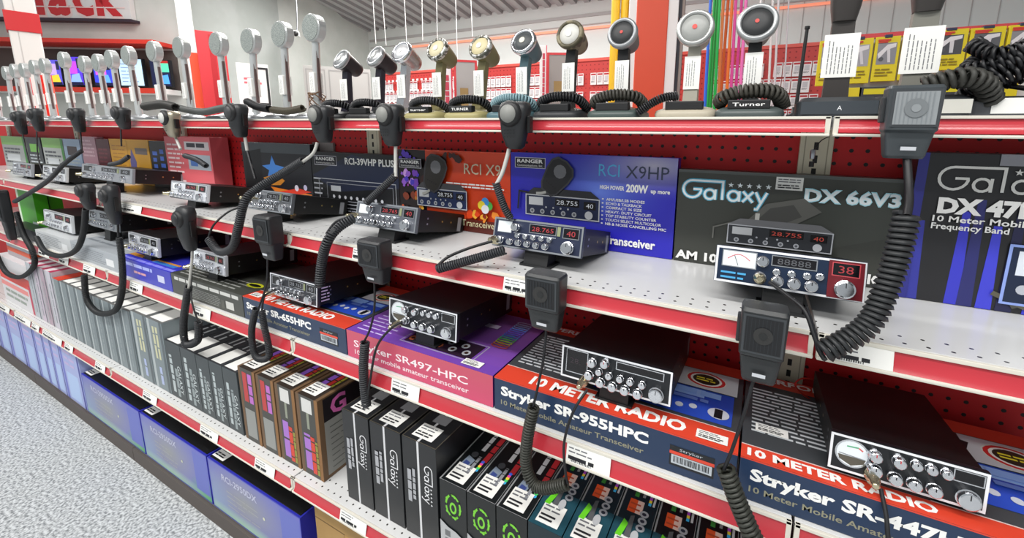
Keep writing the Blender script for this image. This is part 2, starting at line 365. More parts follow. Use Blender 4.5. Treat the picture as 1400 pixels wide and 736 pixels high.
# middle wall: white pilaster, orange panel, red frame, easel, cabinet
mb = MB(); a = far(241, 20, 9.3); b = far(262, 20, 9.3); ang = math.atan2(b.y - a.y, b.x - a.x); mb.T = Matrix.Translation((a.x, a.y, 0)) @ Matrix.Rotation(ang, 4, 'Z'); mb.box(0, (b - a).length, 0, .2, 0, 6.2, WHT); struct('trim_2', mb)
def panel(name, label, cat, x0, x1, yt, D, m, z0=0, dp=.05, extra=None):
    a = far(x0, yt, D); b = far(x1, yt, D); ang = math.atan2(b.y - a.y, b.x - a.x); w = math.hypot(b.x - a.x, b.y - a.y); zt = (a.z + b.z) / 2
    t = thing(name, label, cat, (a.x, a.y, 0), (0, 0, ang)); mb = MB(); mb.box(0, w, 0, dp, z0, zt, m, .004); mb.build('board', t)
    if extra: extra(t, w, zt)
    return t
panel('orange_panel', 'narrow orange display panel right of the televisions', 'panel', 258, 276, 72, 8.9, M('e8502e', .45))
def redex(t, w, zt):
    mb = MB(); F = Face(mb, (0, -.001, 0), (1, 0, 0), (0, 0, 1), .002); F.rect(w * .42, .2, w * .62, zt * .985, M('b31420', .4)); F.rect(w * .66, .3, w * .92, zt * .6, M('e9e2e0', .5)); mb.build('poster', t)
panel('red_panel', 'tall red framed panel behind the round microphone on the left wall', 'panel', 266, 306, 43, 8.6, M('cf3038', .4), 0, .06, redex)
def easel(t, w, zt):
    mb = MB(); F = Face(mb, (0, -.001, 0), (1, 0, 0), (0, 0, 1), .002); F.greek(w * .2, zt - .32, w * .75, zt - .2, 2, M('d8646e', .5), .5); F.frame(w * .55, zt - .62, w * .98, zt - .05, .03, BLK2); mb.build('notice', t)
panel('notice_board', 'white notice board with black frame by the left wall', 'board', 322, 366, 87, 8.2, M('dfdedd', .5), 0, .05, easel)
mb = MB(); p = far(405, 46, 10.2); mb.T = Matrix.Translation(p) @ Matrix.Rotation(-.7, 4, 'Z')
mb.box(-.16, .08, -.05, .05, -.045, .045, WHT, .01); t = thing('security_camera', 'white security camera on the grey left wall', 'camera', (0, 0, 0)); mb.build('housing', t)
mb2 = MB(); mb2.T = mb.T @ Matrix.Translation((.09, 0, -.02)) @ Matrix.Rotation(R(90), 4, 'Y'); mb2.lathe([(.04, -.02), (.05, 0), (.045, .04), (.02, .05)], BLK, 14); mb2.build('lens', t)
mb2 = MB(); mb2.T = mb.T; mb2.tube([(-.1, 0, .03), (-.12, .02, .2), (-.14, .06, 1.2)], .012, CHR2, 6); mb2.build('bracket', t)
def cab(t, w, zt):
    mb = MB(); F = Face(mb, (0, -.001, 0), (1, 0, 0), (0, 0, 1), .002)
    for k in range(3): F.frame(w * (.03 + k * .33), .3, w * (.31 + k * .33), zt - .06, .02, M('8d8c8a', .5))
    mb.build('door', t)
panel('wall_cabinet', 'grey cabinet with three doors against the grey left wall', 'cabinet', 414, 506, 92, 9.6, M('a5a4a1', .5), 0, .3, cab)
# free-standing red pegboard stand with white blister packs, further back
PEGF = dotmat('c53c38', '8d1116', .05, .007); YB = 4.6
xs0, xs1 = at(520, 95, YB).x, at(1160, 60, YB).x; zT = at(1080, 62, YB).z
t = thing('pegboard_stand', 'long red pegboard stand hung with white blister packs behind the microphones', 'display stand')
mb = MB(); mb.box(xs0, xs1, YB, YB + .04, .1, zT, PEGF); mb.build('back_panel', t)
mb = MB(); mb.box(xs0, xs1, YB - .4, YB + .4, .05, .18, WHT, .01); mb.build('base', t)
mb = MB(); mb.box(xs0, xs1, YB - .012, YB - .002, zT - .02, zT + .01, M('e05a4e', .4)); mb.build('top_rail', t)
pack = MB(); F = Face(pack, (-.035, -.004, -.11), (1, 0, 0), (0, 0, 1), .0006); pack.box(-.035, .035, -.004, 0, -.128, 0, M('f0eeee', .4)); F.rect(.006, .085, .064, .102, RED); F.rect(.015, .03, .055, .075, M('c9c9cd', .4)); F.greek(.01, .006, .06, .024, 2, INKG); 
pk0 = pack.build('blister_pack'); packmesh = pk0.data; bpy.data.objects.remove(pk0)
hook = MB(); hook.box(-.018, .018, -.055, -.05, -.012, .014, WHT); hook.tube([(0, -.05, 0), (0, .002, .0)], .003, CHR2, 5); hk0 = hook.build('peg_hook'); hookmesh = hk0.data; bpy.data.objects.remove(hk0)
n = 0
for (xa, xb, rows) in ((520, 603, 5), (618, 648, 5), (668, 702, 4), (713, 740, 4), (786, 832, 3), (978, 1125, 5)):
    X = at(xa, 110, YB).x; Xe = at(xb, 110, YB).x
    while X < Xe:
        for r in range(rows):
            z = zT - .13 - r * (.145 if xa != 786 else .2) + (.0 if xa < 780 else -.02)
            if random.random() < (.93 if xa != 786 else .8):
                o = bpy.data.objects.new('blister_pack', packmesh); C.objects.link(o); o.location = (X, YB - .012, z)
                tag(o, 'small white blister pack hanging on the red pegboard stand', 'package', 'blister packs on the red pegboard')
            h = share('peg_hook', hookmesh, t, (X, YB, z + .012)) if n < 98 else None; n += 1
        X += .077
def endp(t, w, zt):
    mb = MB(); F = Face(mb, (0, -.001, 0), (1, 0, 0), (0, 0, 1), .002); F.frame(0, .3, w, zt, .02, M('d03a40', .4)); F.rect(w * .25, zt - .42, w * .6, zt - .25, M('9c8352', .5)); F.rect(w * .2, zt - .75, w * .7, zt - .55, M('7f94a0', .5)); mb.build('poster', t)
panel('end_panel', 'grey end panel edged in red behind the camouflage microphone', 'panel', 748, 787, 72, 4.0, M('9a9896', .6), 0, .04, endp)
panel('end_panel', 'grey slanted panel behind the two olive microphones', 'panel', 620, 652, 82, 4.1, M('a7a6a4', .6), 0, .04, endp)
def logp(t, w, zt):
    mb = MB(); F = Face(mb, (0, -.001, 0), (1, 0, 0), (0, 0, 1), .002); F.greek(w * .3, zt - .5, w * .7, zt - .06, 1, M('c8465a', .5), .8, .1, True); F.rect(w * .9, .5, w, zt, M('d8304a', .4)); mb.build('lettering', t)
panel('header_card', 'white upright header card lettered in red between olive microphones', 'sign', 601, 618, 91, 3.9, M('f0eff0', .5), 0, .02, logp)
panel('header_card', 'white upright header card lettered in red right of the blue microphone', 'sign', 738, 748, 62, 3.9, M('efeeee', .5), 0, .02, logp)
# posts in the middle: yellow pipe pair, white post with red face
for k, (x0, x1) in enumerate(((834, 846), (847, 858))):
    a = far(x0, 60, 3.6); b = far(x1, 60, 3.6); r = (b - a).length / 2; c = (a + b) / 2
    mb = MB(); mb.T = Matrix.Translation((c.x, c.y, 0)); mb.lathe([(r, 0), (r, 4.2)], M('e0b51e', .4), 14); tag(mb.build('yellow_pipe'), ['yellow vertical pipe, left of the pair by the red post', 'yellow vertical pipe touching the white edge of the red post'][k], 'pipe')
t = postbox('display_post', 'white floor-to-ceiling post with a broad red face behind the microphones', 'post', 858, 925, 60, 3.3, 0, 4.2,
    lambda w: [('post', 0, w, 0, 4.3, 0, WHT), ('red_face', w * .16, w * .80, .4, 4.25, .006, M('e0502f', .45))])
t = postbox('display_post', 'narrow dark-edged grey post just right of the red-faced post', 'post', 925, 934, 60, 3.4, 0, 4.2, lambda w: [('post', 0, w, 0, 4.3, 0, M('4a4a52', .5)), ('edge', w * .5, w * .95, 0, 4.3, .004, M('b9a9a0', .5))])
ANT = (971.5, 977, 980.5, 984, 989, 995.5, 1001, 1006, 1014, 1020)
# whip antennas standing on the floor behind the shelves
for (xa, xb, c, nm) in ((971.5, 964, '2f6fe0', 'blue'), (977, 968, '1fae4a', 'green'), (980.5, 972, '18a040', 'green'), (984, 977, '23b84f', 'green'), (989, 982, 'e88a4a', 'orange'), (995.5, 985, 'e06a1e', 'orange'), (1001, 993, 'ea7424', 'orange'), (1006, 998.5, 'f05ab0', 'pink'), (1014, 1005, 'f04aa8', 'pink'), (1020, 1011, 'f27ac0', 'pink')):
    YA = 2.34 + .06 * (ANT.index(xa) % 3); p1 = at(xa, 2, YA); p0 = at(xb, 138, YA); q = p1 - p0; top = p1 + q * .25; bot = p0 - q * (p0.z - .02) / q.z
    k = {'blue': 0, 'green': 1, 'orange': 2, 'pink': 3}[nm]
    mb = MB(); mb.tube([bot, p0, p1, top], [.009, .008, .007, .0065], M(c, .35), 8)
    lab = {971.5: 'blue whip antenna standing left of the green ones', 977: 'green whip antenna next to the blue one', 980.5: 'green whip antenna in the middle of the three green ones', 984: 'green whip antenna beside the first orange one', 989: 'pale orange whip antenna beside the green ones', 995.5: 'dark orange whip antenna between two other orange ones', 1001: 'orange whip antenna beside the first pink one', 1006: 'pink whip antenna next to the orange ones', 1014: 'pink whip antenna, middle of the three pink ones', 1020: 'light pink whip antenna beside the grey microphone head'}[xa]
    tag(mb.build('whip_antenna'), lab, 'antenna', 'whip antennas')
for i, (xa, xb, m) in enumerate(((1040, 1032, WHT), (1056, 1050, WHT), (1064, 1058, M('e6e4e6', .5)), (1078, 1071, M('cfced2', .5)))):
    p1 = at(xa, 10, 2.6); p0 = at(xb, 140, 2.6); q = p1 - p0
    mb = MB(); mb.tube([p0 - q * (p0.z - .02) / q.z, p0, p1, p1 + q * .3], .006 if i < 3 else .004, m, 6)
    tag(mb.build('white_rod'), ['white rod antenna just right of the grey microphone head', 'white rod antenna, second right of the grey microphone head', 'white rod antenna, third right of the grey microphone head', 'thin grey rod antenna left of the black rod antenna'][i], 'antenna')
# hanging wires from the roof
for i, (xa, ya, xb, yb) in enumerate(((510, 0, 514, 60), (523, 0, 528, 62), (553, 0, 556, 58), (577, 0, 578, 55), (597, 0, 598, 55), (623, 0, 627, 130), (644, 0, 646, 50))):
    p1 = at(xa, ya, 6.3); p0 = at(xb, yb, 6.3); q = p1 - p0
    mb = MB(); mb.tube([p0, p1, p1 + q * ((4.45 - p1.z) / q.z if q.z > .01 else .2)], .006, M('cfcfcd', .8), 5)
    tag(mb.build('hanging_wire'), 'thin white wire hanging from the ribbed ceiling', 'wire', 'white wires hanging from the ceiling')
# yellow packs on the rack at right
YP = 2.9
xr0, xr1 = at(1118, 90, YP).x, 2.2; zr = at(1395, 33, YP).z
t = thing('package_rack', 'white slatted rack with red top trim behind the yellow packages', 'rack')
mb = MB(); mb.box(xr0 + .05, xr1, YP + .03, YP + .06, .1, zr, M('dddcdb', .6)); mb.build('back_panel', t)
mb = MB(); mb.box(xr0 + .05, xr1, YP + .02, YP + .07, zr - .012, zr + .012, M('d8434a', .4)); mb.build('top_trim', t)
mb = MB(); mb.box(xr0 + .05, xr1, YP - .3, YP + .3, 0, .12, WHT, .01); mb.build('base', t)
ylabs = ['yellow hanging package behind the black-necked microphone, leftmost of the yellow row', 'yellow hanging package with a white picture, second from the left', 'yellow hanging package with a grey photograph, third from the left', 'yellow hanging package half behind the grey microphone neck', 'yellow hanging package with dark photograph right of the grey microphone neck', 'yellow hanging package with a busy grey photograph, before the coiled cable heap', 'yellow hanging package at the right edge above the coiled cables']
for i, (xa, xb, ya, yb) in enumerate(((1121, 1157, 57, 118), (1158, 1196, 55, 115), (1197, 1233, 52, 112), (1234, 1262, 49, 110), (1276, 1325, 43, 97), (1326, 1376, 40, 95), (1378, 1420, 36, 92))):
    a = at(xa, ya, YP); b = at(xb, ya, YP); zb = at(xa, yb, YP).z; w = b.x - a.x - .006; h = a.z - zb
    t = thing('yellow_package', ylabs[i], 'package', (a.x, YP, zb), (0, 0, 0), 'yellow packages on the rack')
    mb = MB(); mb.box(0, w, -.02, 0, 0, h, M('e3d31a', .4), .002); F = Face(mb, (0, -.02, 0), (1, 0, 0), (0, 0, 1), .001)
    F.rect(w * .12, h * .38, w * .88, h * .86, M(['9a9ba0', 'a9abb0', '8d9096', '76787e', '4a4d52', '5d6064', '8b8d90'][i], .4)); 
    F.poly([(w * .14, h * .62), (w * .5, h * .82), (w * .84, h * .84), (w * .84, h * .76), (w * .5, h * .7), (w * .2, h * .5)], M('e3e4e6', .4)); F.poly([(w * .5, h * .7), (w * .62, h * .72), (w * (.75 - .03 * i), h * .42), (w * (.64 - .03 * i), h * .42)], M('d5d7da', .4)); F.disc(w * .3, h * .5, w * .1, M('55585e', .4)); F.rect(w * .12, h * .86, w * .5, h * .9, M('d23b2c', .4))
    F.greek(w * .12, h * .1, w * .85, h * .3, 3, M('8a7a18', .5)); F.rect(w * .1, h * .9, w * .6, h * .94, M('d23b2c', .4)); mb.build('card', t)
    mb = MB(); mb.box(w * .35, w * .65, -.024, .018, h * .97, h * 1.04, M('2a3550', .5), .002); mb.build('hanger', t)
for i in range(5):
    a = at(1126 + i * 50, 116 - i * 2, YP - .02)
    mb = MB(); mb.box(a.x, a.x + .18, YP - .02, YP, a.z - .22, a.z - .02, M('e0d020' if i % 2 == 0 else '3a3d44', .4), .002); F = Face(mb, (a.x, YP - .02, a.z - .22), (1, 0, 0), (0, 0, 1), .001); F.rect(.03, .03, .17, .13, M('bcbdc0', .4)); F.rect(.02, .16, .12, .19, M('d8d020', .4))
    tag(mb.build('lower_package'), ['yellow package in the lower row behind the black-necked microphone base', 'dark package in the lower row left of the grey microphone', 'yellow package in the lower row behind the grey microphone neck', 'dark package in the lower row right of the grey microphone', 'yellow package in the lower row behind the cable heap'][i], 'package', 'packages in the lower row of the rack')
# =============================================================== THE GONDOLA
SEAMX, PITCH = .094, 1.22
PEG = dotmat('bb0d14', '100405', .0254, .0037, rough=.6); ENAM = M('cfc7b0', .45); SHELF = dotmat('d5d6d6', '3a3733', .0254, .0026, (0, 1), (.016, .040), .22)
g = thing('gondola_shelving', 'long red pegboard shelving run with cream uprights holding all the radios', 'shelving')
for k in range(-6, 2):
    x0 = SEAMX + k * PITCH
    mb = MB(); mb.box(x0 + .02, x0 + PITCH - .02, .982, 1.0, .06, 1.462, PEG); mb.build('back_panel', g)
    mb = MB(); mb.box(x0 - .028, x0 + .028, .972, 1.01, 0, 1.465, ENAM, .003); F = Face(mb, (x0 - .028, .972, 0), (1, 0, 0), (0, 0, 1))
    l = F.lay(); 
    for i in range(12, 57): F.rect(.024, i * .0254, .032, i * .0254 + .015, M('1c1a18', .6), l)
    F.rect(.008, .02, .010, 1.46, M('9a937e', .5), l); F.rect(.046, .02, .048, 1.46, M('9a937e', .5), l)
    mb.build('upright', g)
    mb = MB(); mb.box(x0, x0 + PITCH - .002, .648, .970, .045, .062, M('8f8a84', .4), .003); mb.build('base_deck', g)
    mb = MB(); mb.box(x0, x0 + PITCH - .002, .636, .647, 0, .062, M('544c47', .6), .002); mb.build('kick_plate', g)
LEV = {1: (.80, 1.480, .031), 2: (.68, 1.172, .038), 3: (.66, .871, .045), 4: (.62, .457, .041)}
LNAME = {1: 'top shelf board', 2: 'second shelf board', 3: 'third shelf board', 4: 'lowest raised shelf board'}
LNOTE = {1: 'under the desk microphones', 2: 'under the display radios', 3: 'under the flat cartons', 4: 'under the upright cartons'}
BN = {0: 'in the nearest bay at right', -1: 'in the second bay from the right', -2: 'in the third bay from the right', -3: 'in the fourth bay from the right', -4: 'in the farthest bay at left'}
tags = {2: [(167, 195, 278), (485, 500, 343), (690, 738, 392), (1113, 1218, 486)], 3: [(56, 70, 345), (85, 97, 360), (118, 133, 372), (182, 198, 397), (268, 290, 426), (388, 412, 475), (538, 575, 533), (775, 835, 630)],
    4: [(0, 14, 418), (22, 42, 432), (46, 55, 444), (62, 85, 458), (92, 102, 475), (133, 145, 496), (199, 216, 540), (278, 300, 593), (352, 377, 635), (387, 414, 655), (468, 502, 706)]}
for lv, (Fy, zt, hh) in LEV.items():
    for k in range(-4, 1):
        x0 = SEAMX + k * PITCH; w = PITCH - .004
        t = thing('shelf_board', LNAME[lv] + ' ' + LNOTE[lv] + ' ' + BN[k], 'shelf', (x0 + .002, Fy, zt), (0, 0, 0), 'gondola shelf boards')
        mb = MB(); mb.box(0, w, .001, .9695 - Fy, -.018, 0, SHELF, .0015); mb.build('deck', t)
        lp = .0045 if lv == 1 else .006; mb = MB(); mb.box(0, w, -.005, .0005, -lp, 0, M('dcd8cc', .35), .001); mb.box(0, w, -.012, .0005, -hh, -hh + lp, M('dcd8cc', .35), .002); mb.box(0, .007, -.005, .001, -hh, 0, M('dcd8cc', .35)); mb.box(w - .007, w, -.005, .001, -hh, 0, M('dcd8cc', .35)); ch = mb.build('price_channel', t)
        mb = MB(); pf = [(-.0020 - .0085 * (i / 7) ** 2.2, -.005 - (hh - .011) * i / 7) for i in range(8)]; mb.add([(xx, yy, zz) for yy, zz in pf for xx in (.007, w - .007)], [(2 * i, 2 * i + 2, 2 * i + 3, 2 * i + 1) for i in range(7)], RED, True); mb.build('red_strip', ch)
        for xa, xb, y in tags.get(lv, ()):
            a = at(xa, y, Fy).x; b = at(xb, y, Fy).x
            if b < x0 + .06 or a > x0 + PITCH - .06: continue
            a = max(a, x0 + .011)
            u0, u1 = a - x0, min(b - x0, w - .01); mb = MB()
            F = Face(mb, (u0, -.0042, -.005), (1, 0, 0), (0, 0, 1)); F.V = Vector((0, .0065, hh - .012)).normalized(); F.O = Vector((u0, -.0108, -hh + .006)); F.N = F.U.cross(F.V); L = u1 - u0; q = hh - .011
            F.rect(0, 0, L, q, PAPER, 0); F.greek(L * .05, q * .5, L * .62, q * .92, 2, INKG, .35); F.greek(L * .05, q * .08, L * .7, q * .42, 1, INK, .6, .1); F.bars(L * .1, q * .06, L * .6, q * .18, 14, INK); mb.build('price_label', ch)
exec_items = True
# =============================================================== RADIOS
def meshof(mb):
    o = mb.build('m'); me = o.data; bpy.data.objects.remove(o); return me
def knobmesh(r, L, m, cap):
    mb = MB(); mb.T = Matrix.Rotation(R(90), 4, 'X')
    mb.lathe([(r, 0), (r, L * .45), (r * .9, L * .5), (r * .88, L * .95), (r * .75, L)], m, 18, True, False)
    for i in range(9):
        a = 2 * math.pi * i / 9; c, q = math.cos(a), math.sin(a); mb.add([(r * .98 * c - .0007 * q, r * .98 * q + .0007 * c, .0), (r * .98 * c + .0007 * q, r * .98 * q - .0007 * c, .0), (r * 1.04 * c, r * 1.04 * q, L * .42)], [(0, 1, 2)], BLK3)
    mb.add([(-.0006, r * .2, L * 1.02), (.0006, r * .2, L * 1.02), (.0006, r * .74, L * 1.02), (-.0006, r * .74, L * 1.02)], [(0, 1, 2, 3)], cap); return meshof(mb)
KN = {'s': knobmesh(.0070, .013, CHR, INK), 'm': knobmesh(.0090, .015, CHR, INK), 'b': knobmesh(.0135, .013, CHR, INK), 'r': knobmesh(.0084, .017, CHR, RED), 'k': knobmesh(.0055, .007, CHR, INK)}
mb = MB(); mb.T = Matrix.Rotation(R(90), 4, 'X'); mb.lathe([(.0095, 0), (.0095, .006), (.0085, .007), (.0085, .016), (.006, .018), (.0055, .028), (.0035, .03)], M('cfc6a8', .25, 1), 16); PLUG = meshof(mb)
WIN = M('0e0d12', .15); LED = M('a83a40', .3, 0, .12); METER = M('dfe6ea', .3, 0, .15)
def radio(label, X, Y, z, w=.207, h=.063, d=.235, tilt=14, style='a', face='14171c', cab=None, lift=.02, yaw=0, plug=(.08, .25), knobs=None, tagside=True, edge=None):
    """front bottom middle of the faceplate at (X, Y, z)"""
    cab = cab or BLK; FC = M(face, .35); ED = edge or CHR
    t = thing('mobile_radio', label, 'radio', (X, Y, z), (R(-tilt), 0, R(yaw)), 'mobile radios on display')
    sf = S2 if z > 1.1 else S3 + .001 + .0735; th = R(tilt); d = min(d, ((.928 if z > 1.1 else .968) - Y - h * math.sin(th)) / math.cos(th))
    def low(y): return (sf + .0012 - z + y * math.sin(th)) / math.cos(th)     # local height of the surface below, at local depth y
    zr = max(.003, low(d)); zf = max(.003, low(.008)); x0_, x1_ = -w / 2 + .004, w / 2 - .004; hb = h - .003; mb = MB()
    mb.loft([[(x, .008, zf), (x, d, zr), (x, d, hb - .002), (x, d - .002, hb), (x, .008, hb)] for x in (x0_, x1_)], cab, True, False)
    for sx in (1, -1):
        F = Face(mb, (sx * (w / 2 - .004), .008 if sx > 0 else d, 0), (0, sx, 0), (0, 0, 1))
        for u, v in ((.035, .62), (.035, .4), (.09, .55), (.125, .55)): F.disc(u if sx > 0 else d - u - .01, h * v, .0028, BRASS if u > .05 else CHR2, n=8, l=1)
        if tagside and sx > 0: F.rect(d - .035, h * .2, d - .02, h * .8, M('8b8d92', .5), 1)
    mb.build('cabinet', t)
    mb = MB(); mb.box(-w / 2, w / 2, 0, .010, 0, h, FC, .002); F = Face(mb, (-w / 2, 0, 0), (1, 0, 0), (0, 0, 1))
    F.frame(.0008, .0008, w - .0008, h - .0008, .0034, ED)
    def rr(u0, v0, u1, v1, m, fr=CHR): F.rect(w * u0, h * v0, w * u1, h * v1, m); F.frame(w * u0, h * v0, w * u1, h * v1, .0014, fr)
    K = []
    if style == 'a':
        rr(.05, .45, .30, .9, METER); F.line([(w * (.09 + .018 * i), h * (.66 + .14 * math.sin(math.pi * i / 9))) for i in range(10)], .0012, M('d0575f', .5)); F.line([(w * .17, h * .5), (w * .14, h * .76)], .0008, INK)
        rr(.40, .62, .70, .90, WIN); F.txt('88888', w * .44, h * .68, h * .15, M('55575c', .4), w * .22)
        F.rect(w * .77, h * .04, w * .985, h * .96, M('6b1420', .35)); rr(.79, .58, .96, .92, WIN, M('c04a52', .4)); F.txt('38', w * .83, h * .66, h * .18, LED, w * .09)
        F.greek(w * .05, h * .1, w * .3, h * .36, 2, M('4aa3d8', .4), .4, .4)
        K = [('m', .34, .7), ('m', .33, .28), ('k', .44, .47), ('k', .54, .47), ('k', .64, .47), ('k', .72, .5), ('m', .45, .24), ('m', .56, .24), ('m', .67, .24), ('b', .875, .28)]
    elif style == 'b':
        rr(.05, .2, .26, .92, WIN); F.txt('28.', w * .09, h * .5, h * .16, M('3a3038', .4), w * .1)
        rr(.52, .66, .93, .9, WIN); F.greek(w * .5, h * .92, w * .8, h * .96, 1, M('b9bcc4', .5))
        K = [('m', .31, .72), ('r', .43, .8), ('s', .38, .5), ('s', .47, .46), ('s', .57, .46), ('s', .66, .46), ('s', .76, .46), ('m', .29, .32), ('m', .40, .2), ('m', .51, .18), ('m', .62, .18), ('m', .73, .18), ('b', .88, .28)]
    elif style == 'c':
        F.disc(w * .16, h * .54, h * .37, CHR, n=28); F.disc(w * .16, h * .54, h * .33, METER, n=28); F.poly([(w * .16 - h * .3, h * .46), (w * .16 + h * .3, h * .46), (w * .16 + h * .26, h * .34), (w * .16, h * .22), (w * .16 - h * .26, h * .34)], M('5a564c', .4)); F.line([(w * .16 - h * .28, h * .5), (w * .16 + h * .28, h * .46)], .0014, CHR2); F.line([(w * .12, h * .72), (w * .2, h * .74)], .002, M('69b58d', .4)); F.line([(w * .2, h * .74), (w * .23, h * .68)], .002, M('d86a6a', .4))
        rr(.79, .62, .97, .92, WIN)
        K = [('r', .30, .74), ('r', .45, .76), ('s', .56, .78), ('s', .65, .78), ('s', .74, .78), ('m', .31, .36), ('m', .44, .3), ('m', .56, .3), ('m', .68, .3), ('b', .88, .3)]
    else:
        rr(.05, .5, .22, .9, METER if style == 'd' else WIN); rr(.42, .6, .72, .9, WIN); F.txt('28.765', w * .45, h * .67, h * .14, LED if style == 'd' else M('8d9098', .4), w * .24); rr(.79, .56, .96, .9, WIN); F.txt('40', w * .83, h * .64, h * .17, LED if style == 'd' else M('8d9098', .4), w * .09)
        F.rect(w * .73, h * .6, w * .765, h * .9, M('8d9470', .5))
        F.greek(w * .25, h * .5, w * .75, h * .56, 1, M('aab0bb', .4), .5, .1)
        K = [('m', .28, .72), ('k', .30, .45), ('k', .39, .45), ('k', .48, .45), ('k', .57, .45), ('k', .66, .45), ('m', .11, .24), ('s', .23, .22), ('s', .33, .22), ('s', .43, .22), ('s', .53, .22), ('s', .63, .22), ('b', .86, .27)]
    fp = mb.build('faceplate', t)
    for k, u, v in (knobs or K): share('knob', KN[k], fp, (-w / 2 + w * u, 0, h * v))
    if plug: share('microphone_plug', PLUG, t, (-w / 2 + w * plug[0], 0, h * plug[1]))
    if lift:
        mb = MB(); za, zb = low(.012), low(.052)
        if zb < -.002: mb.loft([[(x, .012, za), (x, .052, zb), (x, .050, .004), (x, .014, .004)] for x in (-.028, .028)], BLK2, True, False); mb.loft([[(x, .010, low(.010)), (x, .056, low(.056)), (x, .056, low(.056) + .004), (x, .010, low(.010) + .004)] for x in (-.036, .036)], BLK2, True, False); mb.build('mounting_foot', t)
    return t
def rad(px0, px1, Y, label, z=None, **k):         # from the faceplate's bottom corners in the photo
    a = at(px0[0], px0[1], Y); b = at(px1[0], px1[1], Y); k.setdefault('w', b.x - a.x)
    return radio(label, (a.x + b.x) / 2, Y, z if z is not None else (a.z + b.z) / 2, **k)
S2, S3, S4 = 1.172, .871, .457
RAD = {}
RAD['r1'] = rad((981, 386), (1174, 414), .72, 'radio with white meter, red channel panel and chrome rim before the dark grey carton', 1.211, style='a', tilt=12, d=.19, h=.060, face='10243f', lift=.036, plug=(.33, .26), w=.205, edge=M('e8eaee', .25))
RAD['r2'] = rad((672, 338), (794, 356), .735, 'chrome-faced radio with red digits in front of the blue carton', 1.207, style='d', face='232b45', lift=.032, tilt=14, plug=(.06, .2))
RAD['r3'] = rad((484, 305), (567, 320), .73, 'silver-faced radio with red digits in front of the orange carton', 1.207, style='d', face='5b5f68', lift=.032, tilt=14, plug=(.02, .35))
RAD['r4'] = rad((340, 292), (397, 297), .73, 'grey-faced radio with long black cabinet before the star-and-flame carton', 1.205, style='e', face='54575c', lift=.03, tilt=13, plug=(.02, .5))
RAD['r5'] = rad((233, 274), (282, 278), .73, 'white-faced small radio on the second shelf left of the bare pegboard', 1.20, style='d', face='c9ccd2', lift=.025, tilt=10, d=.2, h=.062)
RAD['r6'] = rad((104, 246), (192, 256), .735, 'wide radio with long black cabinet under the pink carton', 1.226, style='e', face='8b8e94', lift=.05, tilt=8, d=.215, h=.062, w=.50)
RAD['r7'] = rad((58, 261), (97, 264), .73, 'white radio with a blue line on the far second shelf', 1.19, style='e', face='c6c9cc', lift=.015, tilt=8, d=.2, h=.07, w=.3)
RAD['r8'] = rad((18, 256), (50, 258), .73, 'grey radio farthest left on the second shelf', 1.188, style='d', face='9a9da3', lift=.012, tilt=8, d=.2, h=.07, w=.3)
_ = lambda *a, **k: None
_('blue-rimmed radio cut off by the right edge on the second shelf', .40, .715, 1.222, style='a', tilt=12, d=.19, h=.066, face='16315c', lift=.045, plug=None, edge=M('9fb8e8', .3))
RAD['q1'] = rad((765, 516), (918, 558), .69, 'black radio with square dark window on the navy and red carton in the middle', .978, style='b', tilt=6, d=.24, h=.064, lift=.03, plug=(.24, .06), w=.213, edge=M('e8eaee', .25))
RAD['q2'] = rad((531, 443), (625, 471), .69, 'radio with big round meter standing on the purple carton', .981, style='c', tilt=5, d=.24, h=.068, lift=.034, plug=(.16, .1), face='1d2026', w=.21, edge=M('dfe2e8', .25))
RAD['q3'] = rad((369, 398), (434, 422), .69, 'radio with purple sticker on its side standing on the navy carton', .965, style='e', tilt=5, d=.24, h=.066, lift=.018, plug=(.08, .12), face='2c2f36', edge=M('dfe2e8', .25))
mb = MB(); w3 = .21; F = Face(mb, (w3 / 2 - .002, .01, 0), (0, 1, 0), (0, 0, 1), .001); F.rect(0, .004, .035, .06, M('5b3a9a', .5)); F.greek(.004, .01, .032, .056, 5, M('cfc4ea', .5), .4, .2); mb.build('side_sticker', RAD['q3'])
RAD['q4'] = rad((262, 366), (310, 381), .69, 'white-faced radio on the carton covered with fine print', .976, style='d', tilt=5, d=.24, h=.068, lift=.03, plug=(.03, .1), face='c9ccd3', w=.205)
RAD['q5'] = rad((178, 345), (216, 355), .69, 'white-faced radio standing on the bright blue carton', .972, style='e', tilt=4, d=.25, h=.072, lift=.026, face='bfc2c8', w=.24)
RAD['q6'] = rad((124, 322), (164, 329), .74, 'grey radio behind the bright blue carton on the third shelf', 1.0, style='e', tilt=4, d=.2, h=.08, lift=.05, face='9da3a8', w=.3)
RAD['q7'] = rad((60, 330), (110, 343), .70, 'pale radio with a blue line low in the left loop of cable', .957, style='d', tilt=4, d=.2, h=.085, lift=.010, face='d3d7da', w=.36)
RAD['q8'] = rad((1131, 640), (1346, 708), .69, 'radio with oval meter and three chrome knobs at lower right', .957, style='c', tilt=6, d=.24, h=.057, lift=.011, plug=(.30, .16), w=.178, edge=M('e8eaee', .25))
inv8 = RAD['q8'].matrix_basis.inverted(); mb = MB(); mb.tube(smooth([inv8 @ at(x, y, Y) for x, y, Y in ((1112, 549, .90), (1096, 538, .88), (1087, 526, .86), (1096, 518, .88), (1112, 519, .91))], 6), .0016, M('c0281c', .4), 6); mb.build('power_wire', RAD['q8'])
t = thing('hanging_plug', 'tiny plug on a thin black wire hanging at the upright below the top shelf seam', 'plug', tuple(at(1111, 212, .93)))
mb = MB(); o = at(1111, 212, .93); mb.tube(smooth([at(1133, 187, .83) - o, at(1122, 193, .86) - o, at(1113, 205, .93) - o], 5), .0009, BLK2, 5); mb.build('wire', t)
